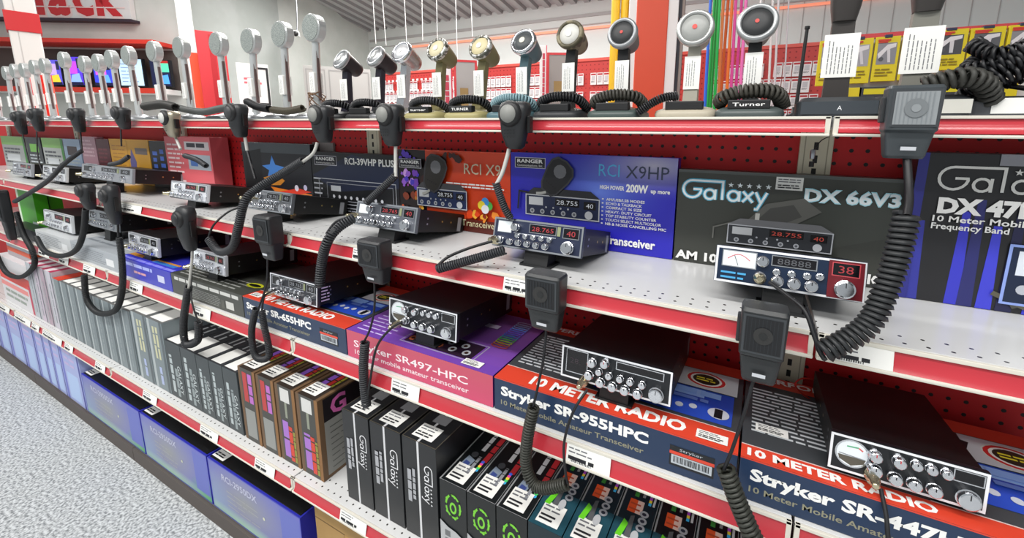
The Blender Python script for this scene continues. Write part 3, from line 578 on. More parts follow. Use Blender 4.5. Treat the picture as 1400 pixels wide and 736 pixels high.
mb = MB(); mb.lathe([(.004, -.007), (.0045, 0), (.0045, .008), (.002, .011)], CHR2, 10); mb.lathe([(.0042, -.022), (.0042, -.012)], BLK, 10); mb.build('plug_body', t)
# =============================================================== CARTONS
def carton(name, label, X0, X1, Y, z0, h, d, base, paint=None, group=None, cat='carton', rot=0, top=None, side=None, tape=None, b=.001):
    w = X1 - X0; t = thing(name, label, cat, (X0, Y, z0), (0, 0, R(rot)), group)
    mb = MB(); mb.box(0, w, 0, d, 0, h, base, b)
    if paint: paint(Face(mb, (0, 0, 0), (1, 0, 0), (0, 0, 1)), w, h, t)
    if top: top(Face(mb, (0, 0, h), (1, 0, 0), (0, 1, 0)), w, d, t)
    if side: side(Face(mb, (w, 0, 0), (0, 1, 0), (0, 0, 1)), d, h, t)
    mb.build('carton', t); return t
def pradio(F, u, v, w, h, face, led, topc='2c2d31'):   # a printed picture of a radio
    F.poly([(u, v + h), (u + w, v + h), (u + w * .88, v + h * 1.32), (u + w * .12, v + h * 1.32)], M(topc, .5))
    F.rect(u, v, u + w, v + h, M(face, .5)); F.frame(u, v, u + w, v + h, h * .05, M('c4c7ce', .5))
    F.rect(u + w * .05, v + h * .5, u + w * .25, v + h * .88, M('d3d6da', .5)); F.rect(u + w * .42, v + h * .55, u + w * .74, v + h * .9, WIN); F.txt('28.755', u + w * .44, v + h * .62, h * .2, M(led, .5), w * .28)
    F.rect(u + w * .8, v + h * .5, u + w * .95, v + h * .85, WIN); F.txt('40', u + w * .83, v + h * .57, h * .2, M(led, .5), w * .09)
    for i in range(5): F.disc(u + w * (.1 + .145 * i), v + h * .22, h * .12, M('aeb2ba', .5), n=12); F.disc(u + w * (.1 + .145 * i), v + h * .22, h * .06, M('5d6068', .5), n=10)
    for i in range(4): F.disc(u + w * (.3 + .1 * i), v + h * .44, h * .05, M('b4b8c0', .5), n=8)
    F.disc(u + w * .87, v + h * .25, h * .19, M('c9ccd2', .5), n=16)
def pmic(F, u, v, s, rot=0, c='1c1c20'):
    co, si = math.cos(rot), math.sin(rot)
    def tr(p): return [(u + (x * co - y * si) * s, v + (x * si + y * co) * s) for x, y in p]
    F.poly(tr([(-.30, -.36), (-.40, .10), (-.40, .36), (-.28, .52), (0, .58), (.28, .52), (.40, .36), (.40, .10), (.30, -.36), (.18, -.52), (-.18, -.52)]), M('3a3a3e', .5)); F.poly(tr([(-.26, -.34), (-.35, .10), (-.35, .34), (-.24, .48), (0, .53), (.24, .48), (.35, .34), (.35, .10), (.26, -.34), (.15, -.47), (-.15, -.47)]), M(c, .5))
    F.poly(tr([(.19 * math.cos(a * .524), .22 + .19 * math.sin(a * .524)) for a in range(12)]), M('77787c', .5))
    l = F.lay()
    for k in range(5): F.poly(tr([(-.16 + .08 * k + .022 * math.cos(a), -.24 + .022 * math.sin(a)) for a in (0, 1.05, 2.1, 3.14, 4.2, 5.25)]), M('0a0a0c', .5), l)
    F.line(tr([(0, -.5), (-.1, -.62), (-.22, -.72)]), .07 * s, M('b9b9b4', .5))
def badge(F, u, v, w, h, a='RANGER', b='Communications, Inc.'):
    F.rect(u, v, u + w, v + h, M('c9c9d2', .5)); F.rect(u + h * .06, v + h * .06, u + w - h * .06, v + h * .94, M('1c1a28', .5))
    F.txt(a, u + w * .08, v + h * .5, h * .32, WHT, w * .84, .03); F.txt(b, u + w * .08, v + h * .16, h * .2, WHT, w * .84)
YB2 = .934; DB = .97 - YB2
BC = [at(px, 215, YB2).x for px in (425, 544, 698, 929)]
def p_blue(F, w, h, t):
    F.rect(0, 0, w, h, glowmat('2a26b4', ((w * .58, h * .62, w * .42, h * .5, '6f8cf0'), (w * .88, h * .92, w * .5, h * .36, 'b9b6cc'), (w * .1, h * .2, w * .4, h * .5, '2f2fc0'))))  # the pale upper-right glow is a highlight put into the printed colour
    badge(F, w * .03, h * .83, w * .21, h * .12)
    F.txt('RCI', w * .575, h * .79, h * .125, M('58b6ea', .4), w * .12); F.txt('X9HP', w * .73, h * .785, h * .125, M('39405c', .4), w * .23)
    F.txt('HIGH POWER', w * .585, h * .655, h * .04, WHT, w * .14, .03); F.txt('200W', w * .735, h * .645, h * .075, WHT, w * .12, .04); F.txt('up more', w * .87, h * .65, h * .04, WHT, w * .10, .03)
    for i, s in enumerate(('AM/USB/LSB MODES', 'ECHO & TALKBACK', 'COMPACT 36 SIZE', 'HEAVY- DUTY CIRCUIT', 'TOP STABILITY COUNTER', 'TOUCH SELECT MULTICOLOR', 'NB & NOISE CANCELLING MIC')):
        F.rect(w * .60, h * (.545 - i * .043), w * .61, h * (.558 - i * .043), WHT); F.txt(s, w * .625, h * (.537 - i * .043), h * .027, WHT, w * (.0135 * len(s)), .02)
    F.txt('Transceiver', w * .62, h * .08, h * .085, WHT, w * .29, .03)
    pradio(F, w * .11, h * .30, w * .48, h * .24, '1c2748', 'e8ecf4'); pmic(F, w * .315, h * .74, h * .40, -.62)
    F.line([(w * .13, h * .56), (w * .07, h * .57), (w * .06, h * .36)], h * .02, M('1c1c22', .5))
carton('radio_carton', 'blue carton with a printed hand microphone and radio standing against the pegboard', BC[2] + .001, BC[3] - .002, YB2, S2 + .001, .225, DB, M('2323a8', .3), p_blue, 'cartons standing at the back of the second shelf')
def p_orange(F, w, h, t):
    F.rect(0, 0, w * .27, h, M('1c1012', .35)); rg = random.Random(11)
    def blob(u, v, r, c): F.poly([(w * u + r * h * rg.uniform(.6, 1.15) * math.cos(a * .7), max(.003, h * v + r * h * rg.uniform(.6, 1.15) * math.sin(a * .7))) for a in range(9)], M(c, .4))
    for k in range(9): blob(rg.uniform(.22, .34), rg.uniform(.02, .98), rg.uniform(.05, .1), rg.choice(('1c1012', '3a1612', 'd8431c', '5a1e14')))
    for k in range(16): blob(rg.uniform(.02, .2), rg.uniform(.5, .7), rg.uniform(.02, .07), rg.choice(('9c62d8', '7a42c0', 'd8a8f0', 'b04ab8', '4a3ac8')))
    for k in range(6): blob(rg.uniform(.02, .2), rg.uniform(.88, .96), rg.uniform(.02, .05), '5a3ac0')
    for k in range(16): blob(rg.uniform(.02, .24), rg.uniform(.03, .42), rg.uniform(.02, .06), rg.choice(('d0872a', 'e0a83a', '8a3a20', '2a1410', 'c8501c')))
    for k in range(6): blob(rg.uniform(.44, .62), rg.uniform(.86, .97), rg.uniform(.03, .08), '3a1612')
    F.rect(w * .24, 0, w, h * .16, M('5a2016', .4))
    for k in range(14): blob(rg.uniform(.62, .97), rg.uniform(.14, .28), rg.uniform(.02, .06), rg.choice(('e88a30', 'e8a83a', 'd8431c', '8a2a18')))
    badge(F, w * .03, h * .76, w * .22, h * .12); F.txt('RCI X9', w * .64, h * .73, h * .13, M('c8bfa4', .4), w * .30); F.greek(w * .48, h * .55, w * .97, h * .62, 2, WHT, .5, .15)
    pradio(F, w * .20, h * .27, w * .46, h * .24, '1d2c55', 'e8ecf4', '4a4a4e'); pmic(F, w * .375, h * .70, h * .45, -.35, '2a2622')
    for i, c in enumerate(('4fae4a', '3f8fd8', 'e8d23a', 'e5e5ea')): F.disc(w * (.82 + .03 * math.cos(i * 1.57)), h * (.36 + .045 * math.sin(i * 1.57)), h * .055, M(c, .4), n=14)
    F.txt('Transceiver', w * .62, h * .08, h * .08, M('d5d2a8', .4), w * .3)
carton('radio_carton', 'orange carton with flames and a printed radio standing against the pegboard', BC[1] + .001, BC[2] - .001, YB2, S2 + .001, .222, DB, M('d8431c', .3), p_orange, 'cartons standing at the back of the second shelf')
def p_black(F, w, h, t):
    F.poly([(0, h * .6), (w * .5, h * .98), (w, h * .8), (w, h * .5), (w * .3, h * .35)], M('1b2440', .4)); badge(F, w * .04, h * .78, w * .28, h * .16); F.txt('RCI-39VHP PLUS', w * .42, h * .82, h * .1, WHT, w * .54, .03)
    F.frame(w * .08, h * .15, w * .97, h * .56, h * .012, M('b9bcc4', .5)); F.frame(w * .18, h * .2, w * .94, h * .5, h * .01, M('9a9da6', .5)); F.rect(w * .23, h * .36, w * .35, h * .45, M('d4d7dd', .5)); F.greek(w * .38, h * .34, w * .78, h * .46, 1, M('a3a6b0', .5), .8, .1, True)
    for i in range(9): F.disc(w * (.26 + .07 * i), h * .27, h * .03, M('c4c7ce', .5), n=10)
    F.greek(w * .02, h * .18, w * .15, h * .6, 5, M('b9bcc4', .5), .3, .3); F.greek(w * .1, h * .03, w * .9, h * .12, 2, M('8d9099', .5), .4)
carton('radio_carton', 'black carton with a white line drawing of a radio against the pegboard', BC[0] + .001, BC[1] - .001, YB2, S2 + .001, .203, DB, M('15161a', .35), p_black, 'cartons standing at the back of the second shelf')
def p_star(F, w, h, t):
    F.rect(0, h * .84, w, h, M('4b5258', .4)); F.poly([(w * .05, h * .84), (w * .3, h * .9), (w * .28, h * .1), (w * .02, h * .1)], M('0d0d12', .4))
    F.poly([(w * .3 + h * .0, h * .62), (w * .42, h * .65), (w * .46, h * .8), (w * .5, h * .65), (w * .63, h * .62), (w * .53, h * .55), (w * .56, h * .44), (w * .46, h * .5), (w * .37, h * .44), (w * .4, h * .55)], M('4a8ce0', .4))
    F.poly([(w * .3, h * .42), (w * .5, h * .5), (w * .62, h * .4), (w * .55, h * .32), (w * .38, h * .3)], M('d88a2a', .4)); F.poly([(w * .4, h * .28), (w * .98, h * .22), (w * .96, h * .1), (w * .55, h * .08)], M('e07a22', .4)); F.poly([(w * .5, h * .2), (w * .8, h * .3), (w * .98, h * .26), (w * .7, h * .16)], M('d83a24', .4)); F.poly([(w * .55, h * .14), (w * .75, h * .18), (w * .7, h * .1)], M('f2d04a', .4)); F.disc(w * .78, h * .3, h * .05, M('e8e0f0', .4)); F.disc(w * .9, h * .32, h * .045, M('d8d0f0', .4))
carton('radio_carton', 'dark carton with a blue star and orange flames against the pegboard', at(330, 200, YB2).x, BC[0] - .002, YB2, S2 + .001, .226, DB, M('1b1b22', .35), p_star, 'cartons standing at the back of the second shelf')
def p_pink(F, w, h, t):
    F.rect(w * .45, h * .78, w * .97, h * .92, M('dcd5d8', .4)); F.greek(w * .5, h * .8, w * .93, h * .9, 1, M('3a3a44', .5), .7, .1); F.rect(w * .5, h * .44, w * .97, h * .7, M('a9b3bd', .4)); F.greek(w * .05, h * .1, w * .42, h * .9, 10, M('f4d8da', .4), .4); F.rect(w * .55, h * .5, w * .7, h * .62, M('4a6fb0', .4))
carton('radio_carton', 'pink and red printed carton left of the bare pegboard on the second shelf', at(224, 190, YB2 - .03).x, at(286, 190, YB2 - .03).x, YB2 - .03, S2 + .001, .24, DB + .03, M('d9646c', .4), p_pink, 'cartons standing at the back of the second shelf')
def p_bt(F, w, h, t): F.txt('CB', w * .2, h * .2, w * .3, M('4a6ad0', .4), h * .5, rot=R(90)) if 0 else (F.greek(w * .15, h * .1, w * .45, h * .8, 5, M('4a72d8', .4), .6), F.greek(w * .6, h * .1, w * .9, h * .85, 5, M('4a72d8', .4), .6))
carton('radio_carton', 'narrow dark carton with blue lettering between the yellow and pink cartons', at(203, 195, YB2).x, at(225, 195, YB2).x, YB2, S2 + .001, .215, DB, M('1a1214', .4), p_bt, 'cartons standing at the back of the second shelf')
def p_yel(F, w, h, t): F.greek(w * .06, h * .1, w * .45, h * .9, 9, M('c07a20', .4), .25); F.poly([(w * .5, h * .5), (w * .56, h * .8), (w * .66, h * .5), (w * .62, h * .25), (w * .5, h * .3)], M('6a62a0', .4)); F.rect(w * .66, h * .68, w * .95, h * .82, M('7d6f6a', .4)); F.rect(w * .46, 0, w * .47, h, M('c58a2a', .4))
carton('radio_carton', 'bright yellow carton with a violet figure at the back of the second shelf', at(149, 195, YB2).x, at(202, 195, YB2).x, YB2, S2 + .001, .217, DB, M('e6a92a', .4), p_yel, 'cartons standing at the back of the second shelf')
carton('radio_carton', 'maroon carton left of the yellow carton on the second shelf', at(131, 195, YB2).x, at(148.3, 195, YB2).x, YB2, S2 + .001, .214, DB, M('5a1220', .4), lambda F, w, h, t: F.greek(w * .1, h * .3, w * .9, h * .8, 5, M('7d2a38', .4)), 'cartons standing at the back of the second shelf')
carton('radio_carton', 'dusty pink carton left of the maroon carton on the second shelf', at(110, 195, YB2).x, at(130, 195, YB2).x, YB2, S2 + .001, .223, DB, M('b98a98', .4), lambda F, w, h, t: (F.greek(w * .1, h * .5, w * .9, h * .95, 5, M('d9b6c0', .4)), F.rect(w * .1, h * .1, w * .9, h * .35, M('c7c9d2', .4))), 'cartons standing at the back of the second shelf')
def p_grn(F, w, h, t): F.rect(0, h * .72, w, h, M('86b860', .4)); F.rect(w * .9, 0, w, h, M('2f8a22', .4)); F.greek(w * .08, h * .1, w * .85, h * .65, 5, M('4a4d54', .4), .5); F.rect(w * .15, h * .2, w * .7, h * .42, M('d9dde0', .4))
for (xa, xb, lab, bs) in ((86, 108, 'pale blue and red carton right of the green-topped cartons', 'a7bdd8'), (57, 85, 'white carton with green top band and dark print, right one of two', 'b9bcb9'), (36, 55, 'dark carton with a lime patch between the two green-topped cartons', '2c3034'), (2, 34, 'white carton with green top band at the left edge of the second shelf', 'a9aca9')):
    carton('radio_carton', lab, at(xa, 195, YB2).x, at(xb, 195, YB2).x, YB2, S2 + .001, .206, DB, M(bs, .4), p_grn if 'green top' in lab else (lambda F, w, h, t: (F.rect(w * .2, h * .55, w * .8, h * .8, M('7ac04a' if 'lime' in lab else '3a2024', .4)), F.greek(w * .1, h * .1, w * .9, h * .5, 4, M('c9d2d6', .4)))), 'cartons standing at the back of the second shelf')
carton('radio_carton', 'small greyish carton peeking out above the black line-drawing carton', at(421, 200, .955).x, at(449, 200, .955).x, .972, S2 + .001, .232, .009, M('8e8684', .5), None, 'cartons standing at the back of the second shelf')
GLX = M('f2fbff', .4); GLOW = M('4fb6d8', .4); DXG = M('3b3d38', .3)
def p_dx66(F, w, h, t):
    F.rect(0, h * .97, w, h, M('565a58', .35)); F.poly([(w * .55, h * .62), (w * .9, h * .9), (w * .99, h * .5), (w * .7, h * .3)], M('41443f', .3))
    logo_galaxy(F, w * .025, h * .70, h * .20, GLX, w=.105, glow=GLOW)
    F.txt('DX 66V3', w * .60, h * .755, h * .115, M('aee6f4', .4), w * .375, .055); F.txt('DX 66V3', w * .602, h * .76, h * .105, GLX, w * .37, .03); F.txt('AM 10 ', w * .012, h * .04, h * .085, WHT, w * .22, .04); F.txt('FM METER RADIO', w * .46, h * .04, h * .085, WHT, w * .5, .04)
    F.poly([(w * .36, h * .52), (w * .44, h * .70), (w * .60, h * .78), (w * .68, h * .66), (w * .53, h * .46)], M('62625e', .4)); F.poly([(w * .40, h * .52), (w * .46, h * .66), (w * .56, h * .71), (w * .6, h * .6), (w * .5, h * .49)], M('4a4a48', .4)); F.rect(w * .395, h * .52, w * .415, h * .6, M('c9c9c4', .4))
    F.line([(w * .37, h * .5), (w * .28, h * .48), (w * .2, h * .42), (w * .2, h * .3)], h * .014, M('6d6d68', .4))
    pradio(F, w * .27, h * .27, w * .47, h * .20, '33363c', 'e2574a', '77787c')
t = carton('radio_carton', 'dark grey carton with white script logo and stars behind the meter radio', BC[3] + .001, at(1238, 300, YB2).x, YB2, S2 + .001, .203, DB, DXG, p_dx66, 'cartons standing at the back of the second shelf')
sticker(t, (at(1059, 260, YB2).x - BC[3], -.0006, .203 - .031), (1, 0, 0), (0, 0, 1), .046, .025)
def p_dx47(F, w, h, t):
    for i, (u, c) in enumerate(((.02, '34389c'), (.16, '3a3cc4'), (.20, '2b2d6c'), (.26, '4144d0'), (.32, '23244a'), (.40, '3b3ec8'), (.5, '2c2e8c'), (.56, '4d52dc'), (.7, '2c2e8c'), (.78, '3a3ec0'))): F.poly([(w * u, 0), (w * (u + .05), 0), (w * (u + .035), h * (.55 + .08 * (i % 3))), (w * (u + .01), h * (.55 + .08 * (i % 3)))], M(c, .4))
    F.rect(0, 0, w * .035, h, M('2d2f86', .4)); F.rect(w * .25, h * .93, w * .8, h, M('8f9098', .4))
    logo_galaxy(F, w * .07, h * .76, h * .16, M('e4e4e0', .4), w=.10); F.txt('DX 47HP', w * .085, h * .615, h * .092, WHT, w * .36, .055); F.txt('10 Meter Mobile Radio', w * .075, h * .555, h * .038, WHT, w * .42, .02); F.txt('Frequency Band', w * .075, h * .505, h * .038, WHT, w * .24, .02)
    F.line([(w * (.36 + .02 * i), h * (.05 + .18 * abs(math.sin(.12 * i)))) for i in range(20)], h * .05, M('4a4a44', .4)); F.line([(w * .30, h * .12), (w * .40, h * .05), (w * .6, h * .03)], h * .03, M('5a574a', .4)); 
    X0 = at(1238, 300, .905).x + .004; ua = at(1375, 380, .905).x - X0; va = at(1376, 413, .905).z - S2; vb = at(1386, 338, .905).z - S2
    F.rect(ua - .004, va - .004, ua + .17, vb + .004, M('8fa6e8', .4)); F.rect(ua, va, ua + .17, vb, M('14233f', .4)); F.rect(ua + .008, va + (vb - va) * .5, ua + .05, vb - .006, M('dfe6f0', .4)); F.rect(ua + .07, va + (vb - va) * .55, ua + .12, vb - .008, WIN)
    for k in range(6): F.disc(ua + .02 + .025 * k, va + (vb - va) * .25, .008, M('b9bec8', .4), n=12)
t = carton('radio_carton', 'black and blue carton with white script logo at the right end of the second shelf', at(1238, 300, .905).x + .004, at(1238, 300, .905).x + .40, .905, S2 + .001, .252, .062, M('232326', .3), p_dx47, 'cartons standing at the back of the second shelf')
# ------------- cartons lying flat on the third shelf
YF = .668; HF = .0735; DF = .27; NAVY = M('1e3352', .35); SRED = M('d8452f', .35)
BX = [at(px, y, YF).x for px, y in ((100, 352), (164, 368), (235, 388), (333, 420), (474, 465), (675, 540), (1009, 640))]
def stry(model, band=.20, tu=.16, tw=.66):
    def top(F, w, d, t):
        F.rect(0, 0, w, d, M('3f4347', .4)); F.rect(0, 0, w, d * band, SRED); F.rect(0, d * (band - .008), w, d * band, M('d9c4c0', .4)); F.rect(0, d * .86, w, d, SRED); F.txt('10 METER RADIO', w * tu, d * band * .25, d * band * .48, WHT, w * tw, .04)
        F.greek(w * .03, d * .26, w * .36, d * .80, 13, M('c9ced2', .5), .4, .15)
        F.rect(w * .42, d * .23, w * .97, d * .58, M('2a4fc0', .35)); F.greek(w * .44, d * .44, w * .9, d * .56, 1, M('9cc0f8', .4), .8, .1)
        for i in range(8): F.disc(w * (.46 + .052 * i), d * (.32 + .02 * (i % 2)), d * .028, M('c5cbd8', .4), n=10)
        F.disc(w * .92, d * .33, w * .04, M('c9ccd8', .4), d * .06); F.rect(w * .905, d * .28, w * .935, d * .38, M('14161c', .4)); F.greek(w * .74, d * .47, w * .96, d * .55, 1, M('8fb6f8', .4), .8, .05); F.greek(w * .74, d * .40, w * .88, d * .45, 1, M('6f90e0', .4), .7, .05)
        F.rect(w * .72, d * .58, w * .98, d * .84, M('cdd1d6', .4)); F.disc(w * .85, d * .71, w * .085, M('d8e0d8', .4), d * .11); F.disc(w * .85, d * .71, w * .08, M('d33030', .4), d * .10); F.disc(w * .85, d * .71, w * .066, M('f0efe8', .4), d * .083); F.disc(w * .85, d * .71, w * .056, M('2b2b20', .4), d * .07); F.greek(w * .81, d * .68, w * .89, d * .74, 2, M('e8dc3a', .4), .5, .1)
        F.poly([(w * .6, d * .62), (w * .66, d * .8), (w * .74, d * .76), (w * .7, d * .6)], M('15161a', .4)); F.txt('PERFORMANCE', w * .05, d * .9, d * .06, WHT, w * .5, .03)
        F.poly([(w * .02, d * .9), (w * .035, d * .95), (w * .05, d * .9), (w * .035, d * .88)], M('221012', .4))
    def front(F, w, h, t):
        F.rect(0, h * .97, w, h, SRED); F.txt('Stryker ' + model, w * .035, h * .52, h * .26, WHT, w * .66, .04); F.txt('10 Meter Mobile Amateur Transceiver', w * .035, h * .22, h * .14, M('8f8d78', .5), w * .645, .015)
        F.rect(w * .775, h * .2, w * .93, h * .72, M('14171d', .4)); F.rect(w * .775, h * .50, w * .93, h * .58, SRED); F.rect(w * .782, h * .26, w * .923, h * .49, M('b9c0c6', .5)); F.bars(w * .79, h * .30, w * .915, h * .46, 26, INK); F.txt('Stryker', w * .81, h * .62, h * .07, M('b9c0c6', .5), w * .08)
    return top, front
def flat(label, i0, i1, base, tf, fr, st=None, d=DF, yaw=0):
    t = carton('radio_carton', label, i0 + .002, i1 - .002, YF, S3 + .001, HF, d, base, fr, 'cartons lying flat on the third shelf', top=tf)
    if st: sticker(t, (st[0], st[1], HF + .0008), (1, 0, 0), (0, 1, 0), .05, .022)
    return t
tp, fr = stry('SR-955HPC'); flat('navy carton with red stripe under the square-window radio, third shelf', BX[5], BX[6], NAVY, tp, fr, (.40, .010))
tp, fr = stry('SR-447HPC', .125, .02, .52); flat('navy carton with red stripe at the right end under the oval-meter radio', BX[6], BX[6] + .46, NAVY, tp, fr, (.02, .075))
tp, fr = stry('SR-655HPC'); flat('navy carton with red stripe left of the pink and purple carton', BX[3], BX[4], NAVY, tp, fr, (.01, .012))
def t497(F, w, d, t):
    for i in range(8): F.rect(0, d * i / 8, w, d * (i + 1) / 8, M((.17 + .012 * i, .06 + .004 * i, .40 - .012 * i), .35), 1)
    F.greek(w * .04, d * .05, w * .3, d * .42, 6, M('cdbff0', .4), .25, .4); F.frame(w * .36, d * .08, w * .84, d * .36, d * .012, M('9a93b0', .4)); F.rect(w * .38, d * .1, w * .82, d * .34, M('2a1a2c', .4))
    for i in range(9): F.disc(w * (.41 + .045 * i), d * (.17 + .09 * (i % 2)), d * .04, M('a8583a' if i < 5 else 'b9bcc4', .4), n=10); F.disc(w * (.41 + .045 * i), d * (.17 + .09 * (i % 2)), d * .02, M('3a2018', .4), n=8)
    for i in range(14): F.line([(w * (.88 + .05 * math.cos(k * .6)), d * (.40 + .035 * i + .025 * math.sin(k * .6))) for k in range(11)], d * .010, M(['b4442e', 'c07a2a', 'b8b83a', '6ab83a', '3aa85a', '3a8ab0', '4a6ad0', '6a5ad8', '7a6ae0', '5a7ae8', '6aa0f0', '9ab8f4', 'b0c4f4', 'c8d4f8'][i], .4))
    F.greek(w * .56, d * .62, w * .78, d * .72, 1, M('d5cbe8', .4), .7, .1)
def f497(F, w, h, t):
    for i in range(6): F.rect(0, h * i / 6, w, h * (i + 1) / 6, M((.58 - .008 * i, .065 + .004 * i, .15 - .003 * i), .4), 1)
    F.txt('Stryker SR497-HPC', w * .055, h * .45, h * .24, M('f4e6ea', .5), w * .80, .012); F.txt('10 meter mobile amateur transceiver', w * .06, h * .18, h * .16, M('f0dde2', .5), w * .80, .012)
flat('pink-fronted purple carton under the round-meter radio, third shelf', BX[4], BX[5], M('44206f', .35), t497, f497, (.36, .008))
def tdk(F, w, d, t): F.greek(w * .05, d * .05, w * .9, d * .3, 4, M('9a9c98', .4), .35, .2); F.disc(w * .88, d * .25, w * .09, M('c9cc2a', .4), d * .06); F.disc(w * .88, d * .25, w * .07, M('101010', .4), d * .03)
def fdk(F, w, h, t): F.greek(w * .05, h * .66, w * .95, h * .92, 1, M('c9cac6', .4), .6, .05); F.greek(w * .3, h * .1, w * .72, h * .6, 6, M('8d8f8c', .4), .4, .1); F.rect(w * .78, h * .16, w * .88, h * .5, M('c9c9c4', .4)); F.rect(w * .72, h * .12, w * .76, h * .5, M('55564f', .4))
flat('charcoal carton with rows of fine white print, third shelf', BX[2], BX[3], M('42443f', .4), tdk, fdk)
def fbl(F, w, h, t): F.greek(w * .15, h * .6, w * .7, h * .85, 1, M('aab4f0', .4), .7, .1); F.greek(w * .3, h * .3, w * .55, h * .45, 1, M('d8a0a8', .4), .8, .1); F.rect(w * .76, h * .3, w * .88, h * .65, M('c9cdea', .4))
def tbl(F, w, d, t): F.rect(0, 0, w, d * .1, M('3a3ac8', .4)); F.greek(0, 0, w, d * .08, 1, M('8a8af0', .4), .6, 0); F.rect(0, d * .12, w * .9, d * .2, M('c88a3a', .4)); F.rect(w * .5, d * .1, w * .9, d * .16, M('3a7ac8', .4))
flat('bright blue carton with pale print, third shelf', BX[1], BX[2], M('3438b4', .35), tbl, fbl)
def fgy(F, w, h, t): F.greek(w * .05, h * .15, w * .75, h * .85, 6, M('7d838a', .4), .4, .2); F.rect(w * .75, h * .2, w * .9, h * .6, M('e2e4e6', .4))
flat('grey carton with fine print left of the bright blue carton', BX[0], BX[1], M('a6acb2', .4), fgy, fgy)
flat('pale carton at the far left of the third shelf', BX[0] - .45, BX[0], M('c4c7c9', .4), fgy, fgy)
carton('radio_carton', 'green upright carton with white edge on the third shelf, left one', at(27, 290, .74).x, at(49, 290, .74).x, .74, S3 + .001, .245, .05, M('3f9a16', .4), lambda F, w, h, t: (F.rect(0, 0, w * .12, h, M('d7e8d0', .4)), F.rect(w * .7, h * .08, w, h * .25, M('b9c4c8', .4))), 'green cartons on the third shelf')
carton('radio_carton', 'green upright carton partly behind a hanging microphone, right one', at(54, 290, .80).x, at(70, 290, .80).x, .80, S3 + .001, .24, .05, M('4aa81c', .4), lambda F, w, h, t: F.rect(0, 0, w, h * .1, M('d8d04a', .4)), 'green cartons on the third shelf')
carton('accessory_carton', 'dark carton lying under the two green upright cartons', at(14, 315, .672).x, BX[0] - .46, .672, S3 + .001, .055, .06, M('1d1f24', .4), None)
# ------------- cartons standing on the lowest raised shelf
YS = .647; HS = .27; DS = .31
def spine_glx(F, w, h, t):
    F.rect(w * .44, 0, w * .50, h, M('d4d5d8', .4)); logo_galaxy(F, w * .90, h * .28, w * .32, M('e8e9ec', .4), rot=R(-90), w=.11, stars=False) if 0 else None
    logo_galaxy(F, w * .64, h * .80, w * .24, M('e8e9ec', .4), rot=R(-90), w=.10)
    F.greek(w * .10, h * .36, w * .24, h * .72, 1, M('a9abb0', .4), .8, .05, True); F.greek(w * .26, h * .40, w * .38, h * .74, 1, M('a9abb0', .4), .7, .05, True)
def top_glx(F, w, d, t):
    F.rect(w * .44, 0, w * .50, d * .55, M('d4d5d8', .4)); F.frame(.001, .001, w - .001, d - .001, .0014, M('5d5648', .5)); F.rect(w * .3, d * .23, w * .7, d * .33, M('8a8b8e', .5)); F.txt('P', w * .72, d * .46, w * .3, M('c9cace', .4), rot=R(-90)); 
GE = [at(px, y, YS).x for px, y in ((466, 562), (504, 579), (548, 598), (597, 620))]
GL = ['black carton with white vertical script logo, leftmost of three, beside the bare shelf', 'black carton with white vertical script logo, middle of three', 'black carton with white vertical script logo, next to the green-badge cartons']
for i in range(3):
    t = carton('radio_carton', GL[i], GE[i] + .003, GE[i + 1] - .003, YS, S4 + .001, HS, DS, M('1d1f22', .4), spine_glx, 'black script-logo cartons', top=top_glx)
    sticker(t, (.02, .012, HS + .0008), (1, 0, 0), (0, 1, 0), .062, .045)
GRN = M('7bd03a', .4)
def spine_grn(F, w, h, t):
    F.disc(w * .5, h * .70, w * .30, GRN, w * .42); F.disc(w * .5, h * .70, w * .235, M('151a1c', .4), w * .35); F.disc(w * .5, h * .68, w * .13, GRN, w * .2); F.disc(w * .5, h * .68, w * .07, M('151a1c', .4), w * .12)
    for k in range(10): a = k * .628; F.disc(w * (.5 + .27 * math.cos(a)), h * .70 + w * .385 * math.sin(a), w * .05, M('151a1c', .4) if k % 2 else GRN, n=8)
    F.poly([(0, 0), (w, 0), (w, h * .3), (w * .6, h * .38), (w * .3, h * .40), (0, h * .46)], M('b4b6b8', .4)); F.greek(w * .1, h * .08, w * .4, h * .36, 1, M('6b6d70', .4), .7, .1, True); F.greek(w * .6, h * .05, w * .9, h * .26, 1, M('5f9a3a', .4), .7, .1, True)
